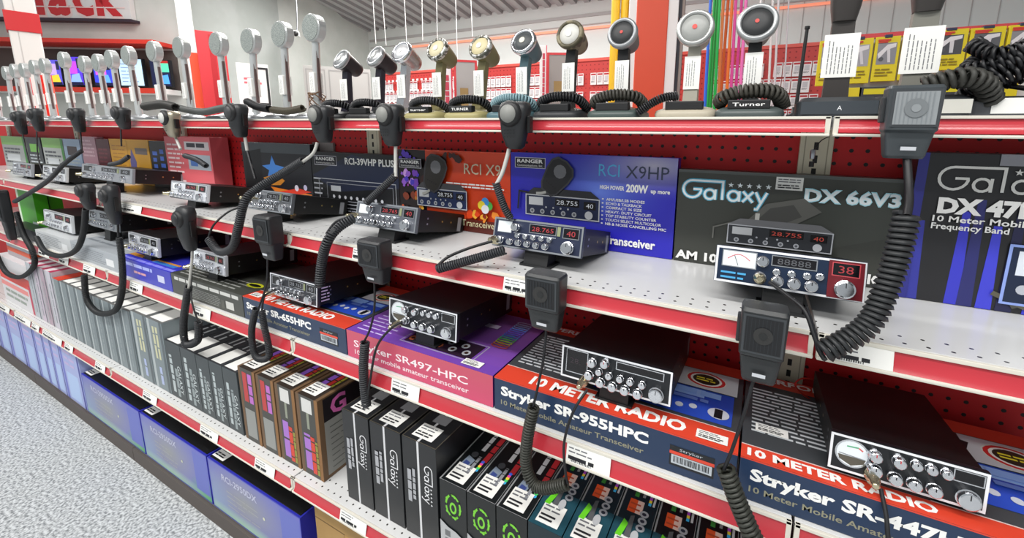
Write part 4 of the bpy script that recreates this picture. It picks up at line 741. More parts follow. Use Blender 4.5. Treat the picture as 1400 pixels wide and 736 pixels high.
def top_grn(v):
    def f(F, w, d, t):
        F.rect(0, 0, w * .045, d, M('9a9c9e', .4)); F.frame(.0005, .0005, w - .0005, d - .0005, .0012, M('8a8c8e', .4))
        d *= .62
        if v < 3:
            F.greek(w * .70, d * .45, w * .92, d * .95, 1, M('c9343a', .4), .8, .1, True); F.greek(w * .42, d * .6, w * .6, d * .95, 1, M('d6d7da', .4), .8, .1, True)
            for k, c in enumerate(('3fb0e8', '4ad06a', 'e8d23a', 'e84a9a', '4a6ae8')): F.disc(w * .82, d * (.30 + .035 * k), w * .06, M(c, .4), n=8)
            F.poly([(w * .18, d * .2), (w * .5, d * .18), (w * .55, d * .42), (w * .25, d * .46)], M('7d8a9a', .4)); F.poly([(w * .25, d * .26), (w * .45, d * .24), (w * .48, d * .36), (w * .28, d * .38)], M('3a4a86', .4)); F.disc(w * .4, d * .5, w * .12, M('4a4d52', .4)); F.rect(w * .2, d * .19, w * .35, d * .23, M('d8503a', .4))
            F.greek(w * .55, d * .2, w * .68, d * .5, 1, M('8d9096', .4), .8, .1, True)
        else:
            F.rect(0, 0, w, d * .5, M('1f4a58', .4)); F.rect(w * .22, d * .62, w * .44, d * .80, M('e0562a', .4)); F.rect(w * .44, d * .62, w * .62, d * .80, M('e6c4b8', .4)); F.greek(w * .25, d * .64, w * .6, d * .78, 2, M('b8482a', .4), .3, .2); F.rect(w * .3, d * .84, w * .42, d * .95, M('3a8a3a', .4)); F.rect(w * .52, d * .86, w * .6, d * .96, M('9a9a9e', .4))
            for k, c in enumerate(('3fb0e8', 'e8d23a', 'b84ad0', 'e8e8ea')): F.rect(w * .72, d * (.78 + .04 * k), w * .80, d * (.82 + .04 * k), M(c, .4))
            F.rect(w * .84, d * .78, w * .9, d * .93, M('c9c9cc', .4))
            for k in range(3): F.disc(w * .70, d * (.46 + .09 * k), w * .12, M('a9acb2', .4), d * .045); F.disc(w * .70, d * (.46 + .09 * k), w * .06, M('2a3040', .4), d * .02)
            F.poly([(w * .14, d * .28), (w * .3, d * .28), (w * .38, d * .46), (w * .24, d * .5)], M('6ad02a', .4)); F.poly([(w * .36, d * .3), (w * .52, d * .3), (w * .48, d * .58), (w * .38, d * .56)], M('5a5d60', .4)); F.disc(w * .62, d * .34, w * .1, M('b9bcc0', .4), d * .07)
    return f
NE = [GE[3] + .004 + .0787 * i for i in range(15)]
NL = ['green-badge carton beside the black script-logo cartons', 'green-badge carton, second from the black script-logo cartons', 'green-badge carton, third from the black script-logo cartons, under the cable loop', 'dark teal carton with orange patch on its top, first of its row', 'dark teal carton with orange patch, second of its row, under the price label', 'dark teal carton with orange patch, third of its row', 'black carton with orange patch, fourth of its row', 'black carton with orange patch, fifth of its row', 'black carton with orange patch behind the thick hanging coil', 'black carton right of the thick hanging coil', 'carton in the lower right corner, second right of the hanging coil', 'carton in the lower right corner, third right of the hanging coil', 'carton in the lower right corner, fourth right of the hanging coil', 'carton in the lower right corner at the very edge']
for i in range(12):
    t = carton('radio_carton', NL[i], NE[i] + .0012, NE[i + 1] - .0012, YS, S4 + .001, .20, DS, M(['14181a', '14181a', '14181a', '10252e', '10252e', '10252e', '101318', '0e1013', '0e1013', '0e1013', '0e1013', '0e1013'][i], .35), spine_grn, 'green-badge cartons', top=top_grn(i))
    sticker(t, (.012, .008, .2008), (1, 0, 0), (0, 1, 0), .05, .052)
KRAFT = M('6b5138', .6)
def spine_brn(v):
    def f(F, w, h, t):
        F.rect(w * .16, 0, w * .84, h, M('43433f', .5)); F.rect(w * .86, 0, w, h, M('8a6238', .6))
        if v < 2: F.rect(w * .2, h * .06, w * .78, h * .45, M('8f918e', .5)); F.rect(w * .25, h * .55, w * .5, h * .95, M('b83a3a', .5)); F.greek(w * .5, h * .55, w * .75, h * .95, 1, M('b86ac0', .5), .9, .1, True)
        else: F.rect(w * .26, h * .8, w * .72, h * .97, M('d5d5d2', .5)); F.rect(w * .45, h * .6, w * .56, h * .8, M('8f9484', .5)); F.greek(w * .18, h * .08, w * .48, h * .58, 1, M('a672c8', .5), .95, .1, True); F.greek(w * .5, h * .05, w * .7, h * .55, 1, M('d0402e', .5), .9, .1, True); F.greek(w * .72, h * .05, w * .84, h * .5, 1, M('8f8a3a', .5), .9, .1, True)
    return f
def top_brn(F, w, d, t):
    F.rect(w * .12, 0, w * .88, d, M('2c2119', .6)); F.greek(w * .2, d * .2, w * .42, d * .65, 1, M('9a62d8', .5), .9, .1, True); F.greek(w * .46, d * .2, w * .62, d * .6, 1, M('c8302a', .5), .9, .1, True); F.greek(w * .66, d * .2, w * .78, d * .6, 1, M('a09a2a', .5), .8, .1, True)
def side_brn(F, d, h, t): F.rect(d * .05, h * .04, d * .98, h * .70, M('8f8f8a', .5)); F.rect(d * .05, h * .7, d * .98, h * .98, M('191318', .5)); F.greek(d * .1, h * .08, d * .9, h * .66, 8, M('5d5d5a', .5), .15, .3); F.txt('G', d * .12, h * .74, h * .2, M('d86ab0', .5), None, .03)
BE = [at(px, y, YS).x for px, y in ((337, 604), (361, 618), (386, 631), (414, 647), (445, 664))]
BRL = ['brown carton with grey label, leftmost of four beside the grey cartons', 'brown carton with grey label, second of the four brown ones', 'brown carton with purple and red spine lettering, third of four', 'brown carton with visible grey side panel beside the bare shelf']
for i in range(4):
    t = carton('radio_carton', BRL[i], BE[i] + .002, BE[i + 1] - .004, YS, S4 + .001, .255, DS, KRAFT, spine_brn(i), 'brown cartons', top=top_brn, side=side_brn)
    sticker(t, (.012, .012, .2558), (1, 0, 0), (0, 1, 0), .06, .05)
def spine_txt(F, w, h, t): F.greek(w * .12, h * .1, w * .34, h * .92, 1, M('b3bdbf', .5), .8, .2, True); F.greek(w * .42, h * .05, w * .62, h * .7, 1, M('8f999b', .5), .8, .2, True); F.txt('GALAXY', w * .66, h * .62, w * .2, M('cfd8da', .5), h * .5, rot=R(-90))
def top_txt(F, w, d, t): F.rect(0, 0, w, d, M('34363a', .5)); F.greek(w * .15, d * .3, w * .85, d * .95, 2, M('b9bcbe', .5), .3, .3, True); F.rect(w * .05, d * .02, w * .8, d * .28, PAPER)
TE = [at(px, y, YS).x for px, y in ((237, 546), (258, 559), (279, 571), (297, 582), (315, 592), (335, 603))]
TL = ['slate carton with white spine lettering, farthest of five left of the brown ones', 'slate carton with white spine lettering, second of five', 'slate carton with white spine lettering, middle of five', 'slate carton with white spine lettering, fourth of five', 'slate carton with white spine lettering touching the brown cartons']
for i in range(5): carton('radio_carton', TL[i], TE[i] + .001, TE[i + 1] - .002, YS, S4 + .001, .225, DS, M('3f4649', .5), spine_txt, 'slate cartons with spine lettering', top=top_txt)
def spine_gry(v):
    def f(F, w, h, t):
        F.rect(w * .06, 0, w * .2, h, M('aeb6b8', .5)); F.rect(w * .82, 0, w * .96, h, M('565f64', .5))
        if v: F.greek(w * .3, h * .45, w * .7, h * .95, 2, M('c9c8a4', .5), .6, .1, True); F.greek(w * .4, h * .08, w * .6, h * .35, 1, M('aab6d8', .5), .8, .1, True)
        else: F.greek(w * .35, h * .1, w * .6, h * .8, 1, M('8a9498', .5), .5, .2, True)
    return f
def top_gry(F, w, d, t): F.rect(0, 0, w, d, M('6a6c6c', .5)); F.rect(w * .1, d * .03, w * .9, d * .3, PAPER); F.rect(w * .05, d * .34, w * .3, d * .98, M('8d8f8e', .5)); F.rect(w * .6, d * .34, w * .9, d * .98, M('3a3b3c', .5))
S0 = TE[0]; GYX = [S0]
while GYX[-1] > -3.3: GYX.append(GYX[-1] - (.128 if len(GYX) < 3 else .0925))
ordn = ['first', 'second', 'third', 'fourth', 'fifth', 'sixth', 'seventh', 'eighth', 'ninth', 'tenth', 'eleventh', 'twelfth', 'thirteenth', 'fourteenth', 'fifteenth']
for i in range(len(GYX) - 1):
    a, b = GYX[i + 1], GYX[i]
    col = '7b868a' if i < 11 else ['b09aa8', 'c7b9c8', 'b8bcc4', 'c4c0ca'][i % 4]
    tf = top_gry
    if i == 10: tf = lambda F, w, d, t: (F.rect(0, 0, w, d, M('d23c1c', .4)), F.rect(0, d * .9, w, d, M('a01818', .4)))
    if i > 10: tf = lambda F, w, d, t: (F.rect(0, 0, w, d, M('e4d8dc', .5)), F.rect(w * .6, 0, w, d, M('b8345a', .5)), F.rect(0, d * .5, w * .4, d, M('c98a96', .5)))
    lab = (ordn[i] + ' grey upright carton left of the slate lettered cartons' + (', with yellowish print' if i < 2 else '')) if i < 10 else ['grey upright carton with bright orange-red top in the left half', 'pink and white topped carton left of the orange-red topped one', 'pale lilac carton, second left of the orange-red topped one', 'pale grey carton, third left of the orange-red topped one', 'pale carton, fourth left of the orange-red topped one', 'pale carton, fifth left of the orange-red topped one'][i - 10]
    carton('radio_carton', lab, a + .001, b - (.004 if i != 2 else .012), YS, S4 + .001, .285 if i < 2 else (.275 if i < 11 else .30), DS, M(col, .5), spine_gry(i < 2), 'grey upright cartons', top=tf)
def fredw(F, w, h, t): F.rect(0, h * .5, w, h * .72, M('dc3424', .4)); F.rect(0, h * .35, w * .9, h * .45, M('e88a86', .4)); F.greek(w * .1, h * .08, w * .9, h * .32, 2, M('8f9a90', .4), .5); F.rect(w * .94, 0, w, h * .6, M('c02a50', .4))
xl = GYX[-1]
carton('radio_carton', 'white carton with a bold red band at the left end of the lowest raised shelf', xl - .5, xl - .003, YS, S4 + .001, .27, DS, M('d9d7da', .4), fredw)
for i in range(3): carton('radio_carton', ['grey carton topmost of the flat stack at the left edge', 'orange-striped carton in the flat stack at the left edge', 'grey carton under the orange-striped one at the left edge'][i], xl - .42, xl - .05, YS + .03, S4 + .273 + (2 - i) * .026, .025, .27, M(['9aa0a8', 'd8542c', 'a9a0a4'][i], .4), None, 'flat stack of cartons at the left edge')
# ------------- bottom deck
ZD = .063; YD = .648
DX = [at(px, y, YD).x for px, y in ((112, 520), (192, 586), (283, 655), (412, 712))]
DX = [-2.86, -2.245, -1.71, -1.165]
BLB = M('2a2ea8', .4); LID = M('0b0c0d', .35)
def p_big(F, w, h, t):
    F.rect(0, 0, w, h, glowmat('6a6fc4', ((w * .42, h * .5, w * .55, h * .75, '97999a'), (w * .98, 0, w * .3, h * .5, '3fae3a'), (w * .02, h * .1, w * .3, h * .8, '8fa6c0'), (w * .4, 0, w * .8, h * .22, 'b4dcb8')), .35, 'SPHERICAL')); F.rect(w * .80, h * .12, w * .985, h * .92, M('6872c4', .4)); F.frame(0, 0, w, h, .004, M('4046c0', .4)); F.greek(w * .2, h * .22, w * .6, h * .6, 4, M('a9abae', .4), .2, .5)
    F.txt('RCI-2950DX', w * .16, h * .72, h * .12, M('c9cbe0', .4), w * .4, .02); F.disc(w * .62, h * .5, h * .03, M('d9dcc0', .4))
BLAB = ['long blue carton with black lid on the bottom deck, farthest of three', 'long blue carton with black lid on the bottom deck, middle of three', 'long blue carton with black lid beside the cardboard box on the bottom deck']
for i in range(3):
    t = carton('large_carton', BLAB[i], DX[i] + .004, DX[i + 1] - .004, YD, ZD, .205, .31, BLB, p_big, 'long blue cartons on the bottom deck', 'carton')
    mb = MB(); w = DX[i + 1] - DX[i] - .008; mb.box(.006, w - .006, .006, .306, .2045, .2075, LID, .001); mb.build('lid', t)
    sticker(t, (.01, .012, .209), (1, 0, 0), (0, 1, 0), .07, .05)
def p_wb(F, w, h, t): F.rect(w * .02, 0, w * .12, h, M('6a70c8', .4)); F.rect(w * .9, 0, w * .98, h, M('3a3f9a', .4)); F.rect(w * .2, h * .05, w * .8, h * .5, M('b4ccf4', .4)); F.greek(w * .2, h * .6, w * .8, h * .9, 3, M('c6b4e0', .4), .4)
x = DX[0]; WL = ['wide pale blue carton standing next to the long blue cartons', 'pale blue upright carton, second left of the long blue cartons', 'pale blue upright carton, third left of the long blue cartons', 'pale blue upright carton, fourth left of the long blue cartons', 'pale blue upright carton, fifth left of the long blue cartons', 'pale blue upright carton, sixth left of the long blue cartons', 'pale blue upright carton, seventh left of the long blue cartons', 'pale blue upright carton at the far left end of the bottom deck']
for i, w in enumerate((.25, .125, .115, .14, .22, .26, .22, .22)):
    carton('radio_carton', WL[i], x - w + .002, x - .003, YD, ZD, .335 - .01 * (i == 0), .31, M('a9b4e4', .4), p_wb, 'pale blue cartons on the bottom deck'); x -= w
CARD = noisemat('a5834f', 'b08d58', 6, .8)
def p_card(F, w, h, t): F.line([(0, h * .80), (w * .22, h * .80), (w * .22, h * .66), (w * .8, h * .66)], .004, M('6d5026', .7)); F.line([(w * .45, h * .66), (w * .55, h * .92)], .004, M('7d5f30', .7)); F.rect(w * .22, h * .66, w, h * .8, M('b38c50', .7))
t = carton('cardboard_box', 'plain brown cardboard box on the bottom deck right of the blue cartons', DX[3] + .075, DX[3] + .66, YD, ZD, .315, .31, CARD, p_card)
# yellow cable tie bundle on the charcoal carton is printed; antenna on the top shelf
a = at(1088, 146, .9); b = at(1104, 36, .9)
t = thing('rod_antenna', 'short black rod antenna standing on the top shelf', 'antenna', (a.x, a.y, 1.4805)); v = b - Vector((a.x, a.y, 1.4805))
mb = MB(); mb.tube([v * .1, v * .5, v], [.0032, .003, .0028], BLK2, 8); mb.tube([v * .97, v * 1.0], .0042, BLK, 8); mb.build('rod', t)
mb = MB(); mb.lathe([(.014, 0), (.014, .006), (.007, .010), (.0055, .02)], BLK3, 16); mb.build('magnet_base', t)
# =============================================================== DESK MICROPHONES
GRIL = noisemat('8f9193', 'b4b6b8', 900, .35, 2, .4, .6, .3, .0006, None, .6)
GRIL2 = noisemat('7d8481', 'aab0ac', 420, .45, 2, .4, .6, .3, .0006, None, .3)
def lollipop(label, bx, by, hx, hy, Y=.88, c=None):
    p = at(bx, by, Y); q = at(hx, hy, Y); q.y = p.y
    t = thing('desk_microphone', label, 'microphone', (p.x, Y, 1.4805), (0, 0, 0), 'round-headed desk microphones')
    hz = q.z - 1.4805; dx = q.x - p.x; mb = MB(); m = c or CHR2
    mb.slab([(0, 0, 0, .052, .05), (.008, 0, 0, .054, .052), (.014, 0, .004, .050, .046), (.02, 0, .012, .030, .026), (.026, 0, .014, .016, .016)], STEEL, 28, 3.2); mb.build('base', t)
    mb = MB(); mb.tube([(0, .012, .02), (dx * .5, .012, hz * .5), (dx, .012, hz - .038)], [.013, .0115, .011], M('c6c9c9', .3, .45), 12); mb.lathe([(.0001, 0)] * 2, CHR, 6) if 0 else None; mb.build('stem', t)
    mb = MB(); mb.box(dx * .5 + .0085, dx * .5 + .0145, .006, .014, hz * .22, hz * .78, M('5d4a48', .4), .001); mb.T = Matrix.Identity(4); mb.build('grip_bar', t)
    mb = MB(); mb.T = Matrix.Translation((dx, .012, hz)) @ Matrix.Rotation(R(90), 4, 'X')
    mb.lathe([(.022, -.018), (.037, -.013), (.041, -.010), (.041, .012), (.039, .015), (.036, .0155)], M('c2c5c4', .3, .55), 30, True, False); hd = mb.build('head', t)
    mb = MB(); mb.T = Matrix.Translation((dx, .012, hz)) @ Matrix.Rotation(R(90), 4, 'X'); mb.lathe([(.0365, .0156), (.036, .0170), (.0, .0175)], GRIL2, 28, True, False); mb.build('grille', hd)
    mb = MB(); u = dx * .48; mb.box(u - .0155, u + .0085, -.0045, .026, hz * .30, hz * .30 + .062, PAPER, .003); F = Face(mb, (u - .0155, -.0046, hz * .30), (1, 0, 0), (0, 0, 1)); F.greek(.005, .006, .020, .056, 3, INKG, .2, .3, True); mb.build('price_tag', t)
    return t
LX = [(-6, 150, -14, 98), (14, 151, 6, 100), (27, 151, 17, 97), (40, 150, 30, 96), (54, 149, 44, 92), (68, 149, 58, 90)]
LL = ['round-headed chrome desk microphone at the left edge of the top shelf', 'round-headed desk microphone, second from the left edge', 'round-headed desk microphone, third from the left edge', 'round-headed desk microphone before the white column, left one', 'round-headed desk microphone before the white column, middle one', 'round-headed desk microphone before the white column, right one']
LX += [(94, 148, 84, 82), (121, 148, 112, 88), (143, 148, 131, 86), (160, 147, 149, 81), (185, 148, 172, 76), (220, 147, 207, 70), (257, 147, 244, 65), (306, 146, 295, 60), (345, 146, 339, 56), (388, 146, 382, 47), (430, 147, 425, 38)]
LL += ['chrome round-headed microphone in front of the brown and blue television', 'chrome round-headed microphone in front of the violet television', 'chrome round-headed microphone right of the violet television', 'chrome round-headed microphone before the magenta television', 'chrome round-headed microphone left of the pale blue screen', 'beige-grilled round-headed microphone right of the pale blue screen', 'chrome round-headed microphone before the green and navy television', 'large chrome round-headed microphone in front of the red wall panel', 'chrome round-headed microphone in front of the white notice board', 'round-headed microphone below the security camera', 'tallest round-headed microphone with brown wire around its stem']
for (a, b, c, d), l in zip(LX, LL):
    lm = lollipop(l, a, b, c, d)
mb = MB(); rng = random.Random(3); pts = []
for i in range(34):
    a = i * .75; pts.append((.026 * math.cos(a) + .004 * rng.uniform(-1, 1) , .012 + .024 * math.sin(a), .03 + .052 * (.5 + .5 * math.sin(i * .63)) + .006 * rng.uniform(-1, 1)))
mb.tube(smooth(pts, 5), .0018, M('6b4a2a', .6), 5); mb.build('tangled_wire', lm)
def deskmic(label, bx, by, hx, hy, col, ring=None, face=None, Y=.88, yaw=0, up=22, tagc=True, name=None, cord=None, base=None, R0=.030, neckc=None, slim=False, blank=False, dot=.24):
    p = at(bx, by, Y); q = at(hx, hy, Y); hz = q.z - 1.4805; dx = q.x - p.x; ring = ring or CHR; face = face or GRIL
    t = thing('desk_microphone', label, 'microphone', (p.x, Y, 1.4805), (0, 0, 0), 'cup-headed desk microphones')
    bc = base or col; mb = MB(); mb.slab([(0, 0, 0, .056, .056), (.006, 0, 0, .058, .058), (.013, 0, .002, .056, .055), (.019, 0, .012, .046, .040), (.024, 0, .02, .024, .022)], bc, 32, 4.5); mb.build('base', t)
    mb = MB(); mb.box(-.034, .034, -.050, -.034, .014, .030, BLK2, .002); F = Face(mb, (-.034, -.050, .014), (1, 0, 0), (0, 0, 1), .0005)
    if name: F.txt(name, .008, .005, .006, WHT, .052, .01)
    mb.build('talk_bar', t)
    mb = MB(); nc = neckc or col
    L = hz - .015; wn = .012 if not slim else .010
    rings = []
    for k, (f, ww, dd) in enumerate(((0, wn * 1.5, .013), (.12, wn * 1.15, .011), (.8, wn * .95, .008), (1, wn * .9, .008))):
        cx, cy, z = dx * f, .022, .016 + (L - .016) * f; rings.append([(cx - ww, cy - dd, z), (cx + ww, cy - dd, z), (cx + ww, cy + dd, z), (cx - ww, cy + dd, z)])
    mb.loft(rings, nc, True, False); mb.build('neck', t)
    T = Matrix.Translation((dx, .018, hz)) @ Matrix.Rotation(R(yaw), 4, 'Z') @ Matrix.Rotation(R(90 - up), 4, 'X')
    mb = MB(); mb.T = T; mb.lathe([(.004, -.052), (.016, -.050), (.021, -.044), (.024, -.03), (.027, -.01), (.0285, .002), (R0, .008)], col, 28); hd = mb.build('head', t)
    mb = MB(); mb.T = T; mb.lathe([(R0, .006), (R0 * 1.06, .009), (R0 * 1.06, .016), (R0 * .98, .020), (R0 * .80, .0195), (R0 * .78, .016)], ring, 30, False); mb.build('ring', hd)
    mb = MB(); mb.T = T; mb.lathe([(R0 * .8, .0155), (R0 * .74, .018), (R0 * .4, .0205), (.0, .021)], face, 26); F = Face(mb, (0, 0, .0215), (1, 0, 0), (0, 1, 0), .0004)
    if name == 'k' or True: F.disc(0, 0, R0 * dot, tagc if not isinstance(tagc, bool) else M('d9d9d4', .4), n=16)
    mb.build('grille', hd)
    if not blank:
        mb = MB(); za, zb = hz * .34, hz * .34 + .062; mb.box(dx * .55 - wn - .003, dx * .55 + wn + .003, .0095, .0105, za, zb, PAPER)
        F = Face(mb, (dx * .55 - wn - .003, .0095, za), (1, 0, 0), (0, 0, 1), .0003); F.greek(.004, .006, .022, .056, 4, INKG, .2, .3, True); mb.build('price_tag', t)
    if cord:
        mb = MB(); m, rr, side = cord; mb.coil([(-.052, .01, .03), (-.044, -.022, .036), (-.015, -.031, .045), (.02, -.030, .046), (.044, -.018, .040), (.054, .012, .022)], rr, rr * .34, rr * .72, m, 9, 5)
        mb.build('coil_cord', t)
    return t
OLV = M('77704a', .45); TEAL = M('4d6b73', .4); GRY = M('55585a', .45); BEIG = M('a5a296', .5); BROWN = M('231a1e', .35)
CAMO = noisemat('4c4632', '857c62', 45, .5, 2, .45, .55)
CORDK = (RUB, .0085, 1); CORDG = (M('2b2c2e', .5), .0085, 1); CORDT = (M('7c9aa2', .5), .0085, 1)
deskmic('glossy dark brown desk microphone with chrome ring, left of its twin', 466, 150, 465, 84, BROWN, M('b9bbbd', .3, .8), None, cord=CORDK, neckc=M('1d1a2a', .4), base=BLK2, up=28, yaw=-8)
deskmic('glossy dark brown desk microphone with chrome ring, next to the all-chrome one', 508, 150, 512, 80, BROWN, M('b9bbbd', .3, .8), None, cord=CORDK, neckc=M('1d1a2a', .4), base=BLK2, up=28, yaw=-8)
deskmic('all-chrome cup-headed desk microphone', 541, 151, 547, 74, M('a9a3a0', .25, .9), CHR, M('d5d6d8', .3, .5), neckc=M('c4c6ca', .25, .9), base=M('b9babc', .3, .8), up=26)
deskmic('olive desk microphone with spotted chrome ring, left of two', 590, 151, 596, 70, OLV, noisemat('d6d6d2', '55534a', 140, .3, 2, .45, .55, metal=.6), M('cfc6a4', .5), cord=CORDG, name='turner', base=M('a39a6a', .5), up=24)
deskmic('olive desk microphone with cream face, right of two', 646, 151, 655, 67, OLV, noisemat('d6d6d2', '6b6a60', 90, .3, 2, .45, .55, metal=.6), M('cdc29a', .5), cord=CORDK, name='TURNER', base=M('a39a6a', .5), up=24)
deskmic('blue-grey desk microphone with matching blue-grey coiled cord', 705, 151, 714, 60, TEAL, CHR, M('3d4244', .5), cord=CORDT, tagc=M('d6d2c0', .4), up=24)
deskmic('camouflage patterned desk microphone with cream ring', 770, 151, 778, 49, CAMO, CAMO, M('c9c8c2', .4), cord=CORDK, base=BLK3, neckc=BLK2, up=14)
deskmic('dark grey desk microphone with black face and red dot, in front of the yellow pipes', 846, 151, 850, 47, GRY, M('9a9da0', .35, .5), M('2a2c2e', .5), cord=(M('37352f', .55), .0095, 1), tagc=M('c8342c', .4), dot=.11, base=M('45524f', .4), neckc=BLK2, up=12)
deskmic('beige desk microphone with clear ring and red dot, right of the red post', 940, 151, 950, 40, BEIG, M('b0b2b0', .25, .5), M('9a9c99', .35), tagc=M('d8443c', .4), dot=.14, base=M('b5ad9a', .5), up=12, R0=.033)
deskmic('grey desk microphone with black face, right of the coloured antennas', 1024, 151, 1035, 33, M('5a5c58', .4), M('a4a7a8', .35, .5), M('26282a', .5), cord=(M('3c3a33', .55), .0105, 1), tagc=M('c8342c', .4), dot=.11, name='Turner', neckc=BLK2, base=M('4c5554', .4), up=14, R0=.033)
def squaremic(label, bx, by, tx, ty, m, Y=.86, wb=.075, front='2c3034', cord=None, blankbar=None):
    p = at(bx, by, Y); q = at(tx, ty, Y); dx = q.x - p.x; hz = q.z - 1.4805
    t = thing('desk_microphone', label, 'microphone', (p.x, Y, 1.4805), (0, 0, 0), 'flat-based desk microphones')
    mb = MB(); mb.slab([(0, 0, .02, wb, .055), (.024, 0, .02, wb, .055), (.032, 0, .03, wb * .85, .045)], M(front, .45), 32, 8, False); F = Face(mb, (-wb * .9, -.0355, .004), (1, 0, 0), (0, 0, 1)); F.rect(0, 0, wb * 1.8, .02, blankbar or M('3a4046', .4)); F.txt('A', wb * .86, .006, .007, M('e2e4e6', .4)); mb.build('base', t)
    mb = MB(); rings = []
    for f, ww in ((0, .019), (.5, .017), (1, .016)): rings.append([(dx * f - ww, .024, .03 + (hz - .03) * f), (dx * f + ww, .024, .03 + (hz - .03) * f), (dx * f + ww, .04, .03 + (hz - .03) * f), (dx * f - ww, .04, .03 + (hz - .03) * f)])
    mb.loft(rings, m, True, False); mb.build('neck', t)
    mb = MB(); mb.slab([(hz - .002, dx, .03, .017, .012), (hz + .02, dx, .028, .021, .018), (hz + .07, dx * 1.05, .026, .026, .026), (hz + .12, dx * 1.08, .026, .026, .026), (hz + .135, dx * 1.08, .026, .016, .016)], M('3a3634', .45), 24, 3.2); mb.build('head', t)
    mb = MB(); w2 = .025; mb.box(dx * .55 - w2, dx * .55 + w2, .0215, .0225, hz * .42, hz * .42 + .07, PAPER); F = Face(mb, (dx * .55 - w2, .0215, hz * .42), (1, 0, 0), (0, 0, 1), .0003); F.greek(.006, .006, .044, .064, 7, INKG, .22, .3, True); mb.build('price_tag', t)
    if cord: mb = MB(); mb.coil(*cord); mb.build('coil_cord', t)
    return t
squaremic('black-necked tall desk microphone, cut off at the top, left of two', 1142, 150, 1158, 22, M('34302e', .45), wb=.058)
squaremic('grey-necked tall desk microphone, cut off at the top, by the cable heap', 1252, 150, 1276, 8, M('77766e', .45), wb=.060, blankbar=M('c9c8c0', .5), cord=([(.0, -.02, .045), (.04, -.03, .055), (.068, -.02, .045), (.085, .0, .022)], .012, .004, .009, M('33332f', .55), 9, 5))
c0 = at(1388, 105, .88)
t = thing('cable_heap', 'heap of black coiled cables at the right end of the top shelf', 'cable', (c0.x, .88, 1.4805))
mb = MB(); rng = random.Random(5)
for k in range(4): mb.coil([(.055 * math.cos(a * 1.2 + k), .03 * math.sin(a * 1.2 + k), .045 + .02 * k + .018 * math.sin(a * 2 + k)) for a in range(6)], .009, .003, .008, RUB, 8, 4)
mb.tube(smooth([(.05 * math.cos(a), .03 * math.sin(a), .03 + .012 * a) for a in range(8)], 5), .004, RUB, 6); mb.build('cord', t)
mb = MB(); mb.slab([(0, 0, .02, .06, .05), (.022, 0, .02, .06, .05), (.03, 0, .03, .05, .04)], M('4a4c50', .45), 28, 8, False); F = Face(mb, (-.03, -.0305, .004), (1, 0, 0), (0, 0, 1)); F.rect(0, 0, .08, .022, PAPER); mb.build('base', t)
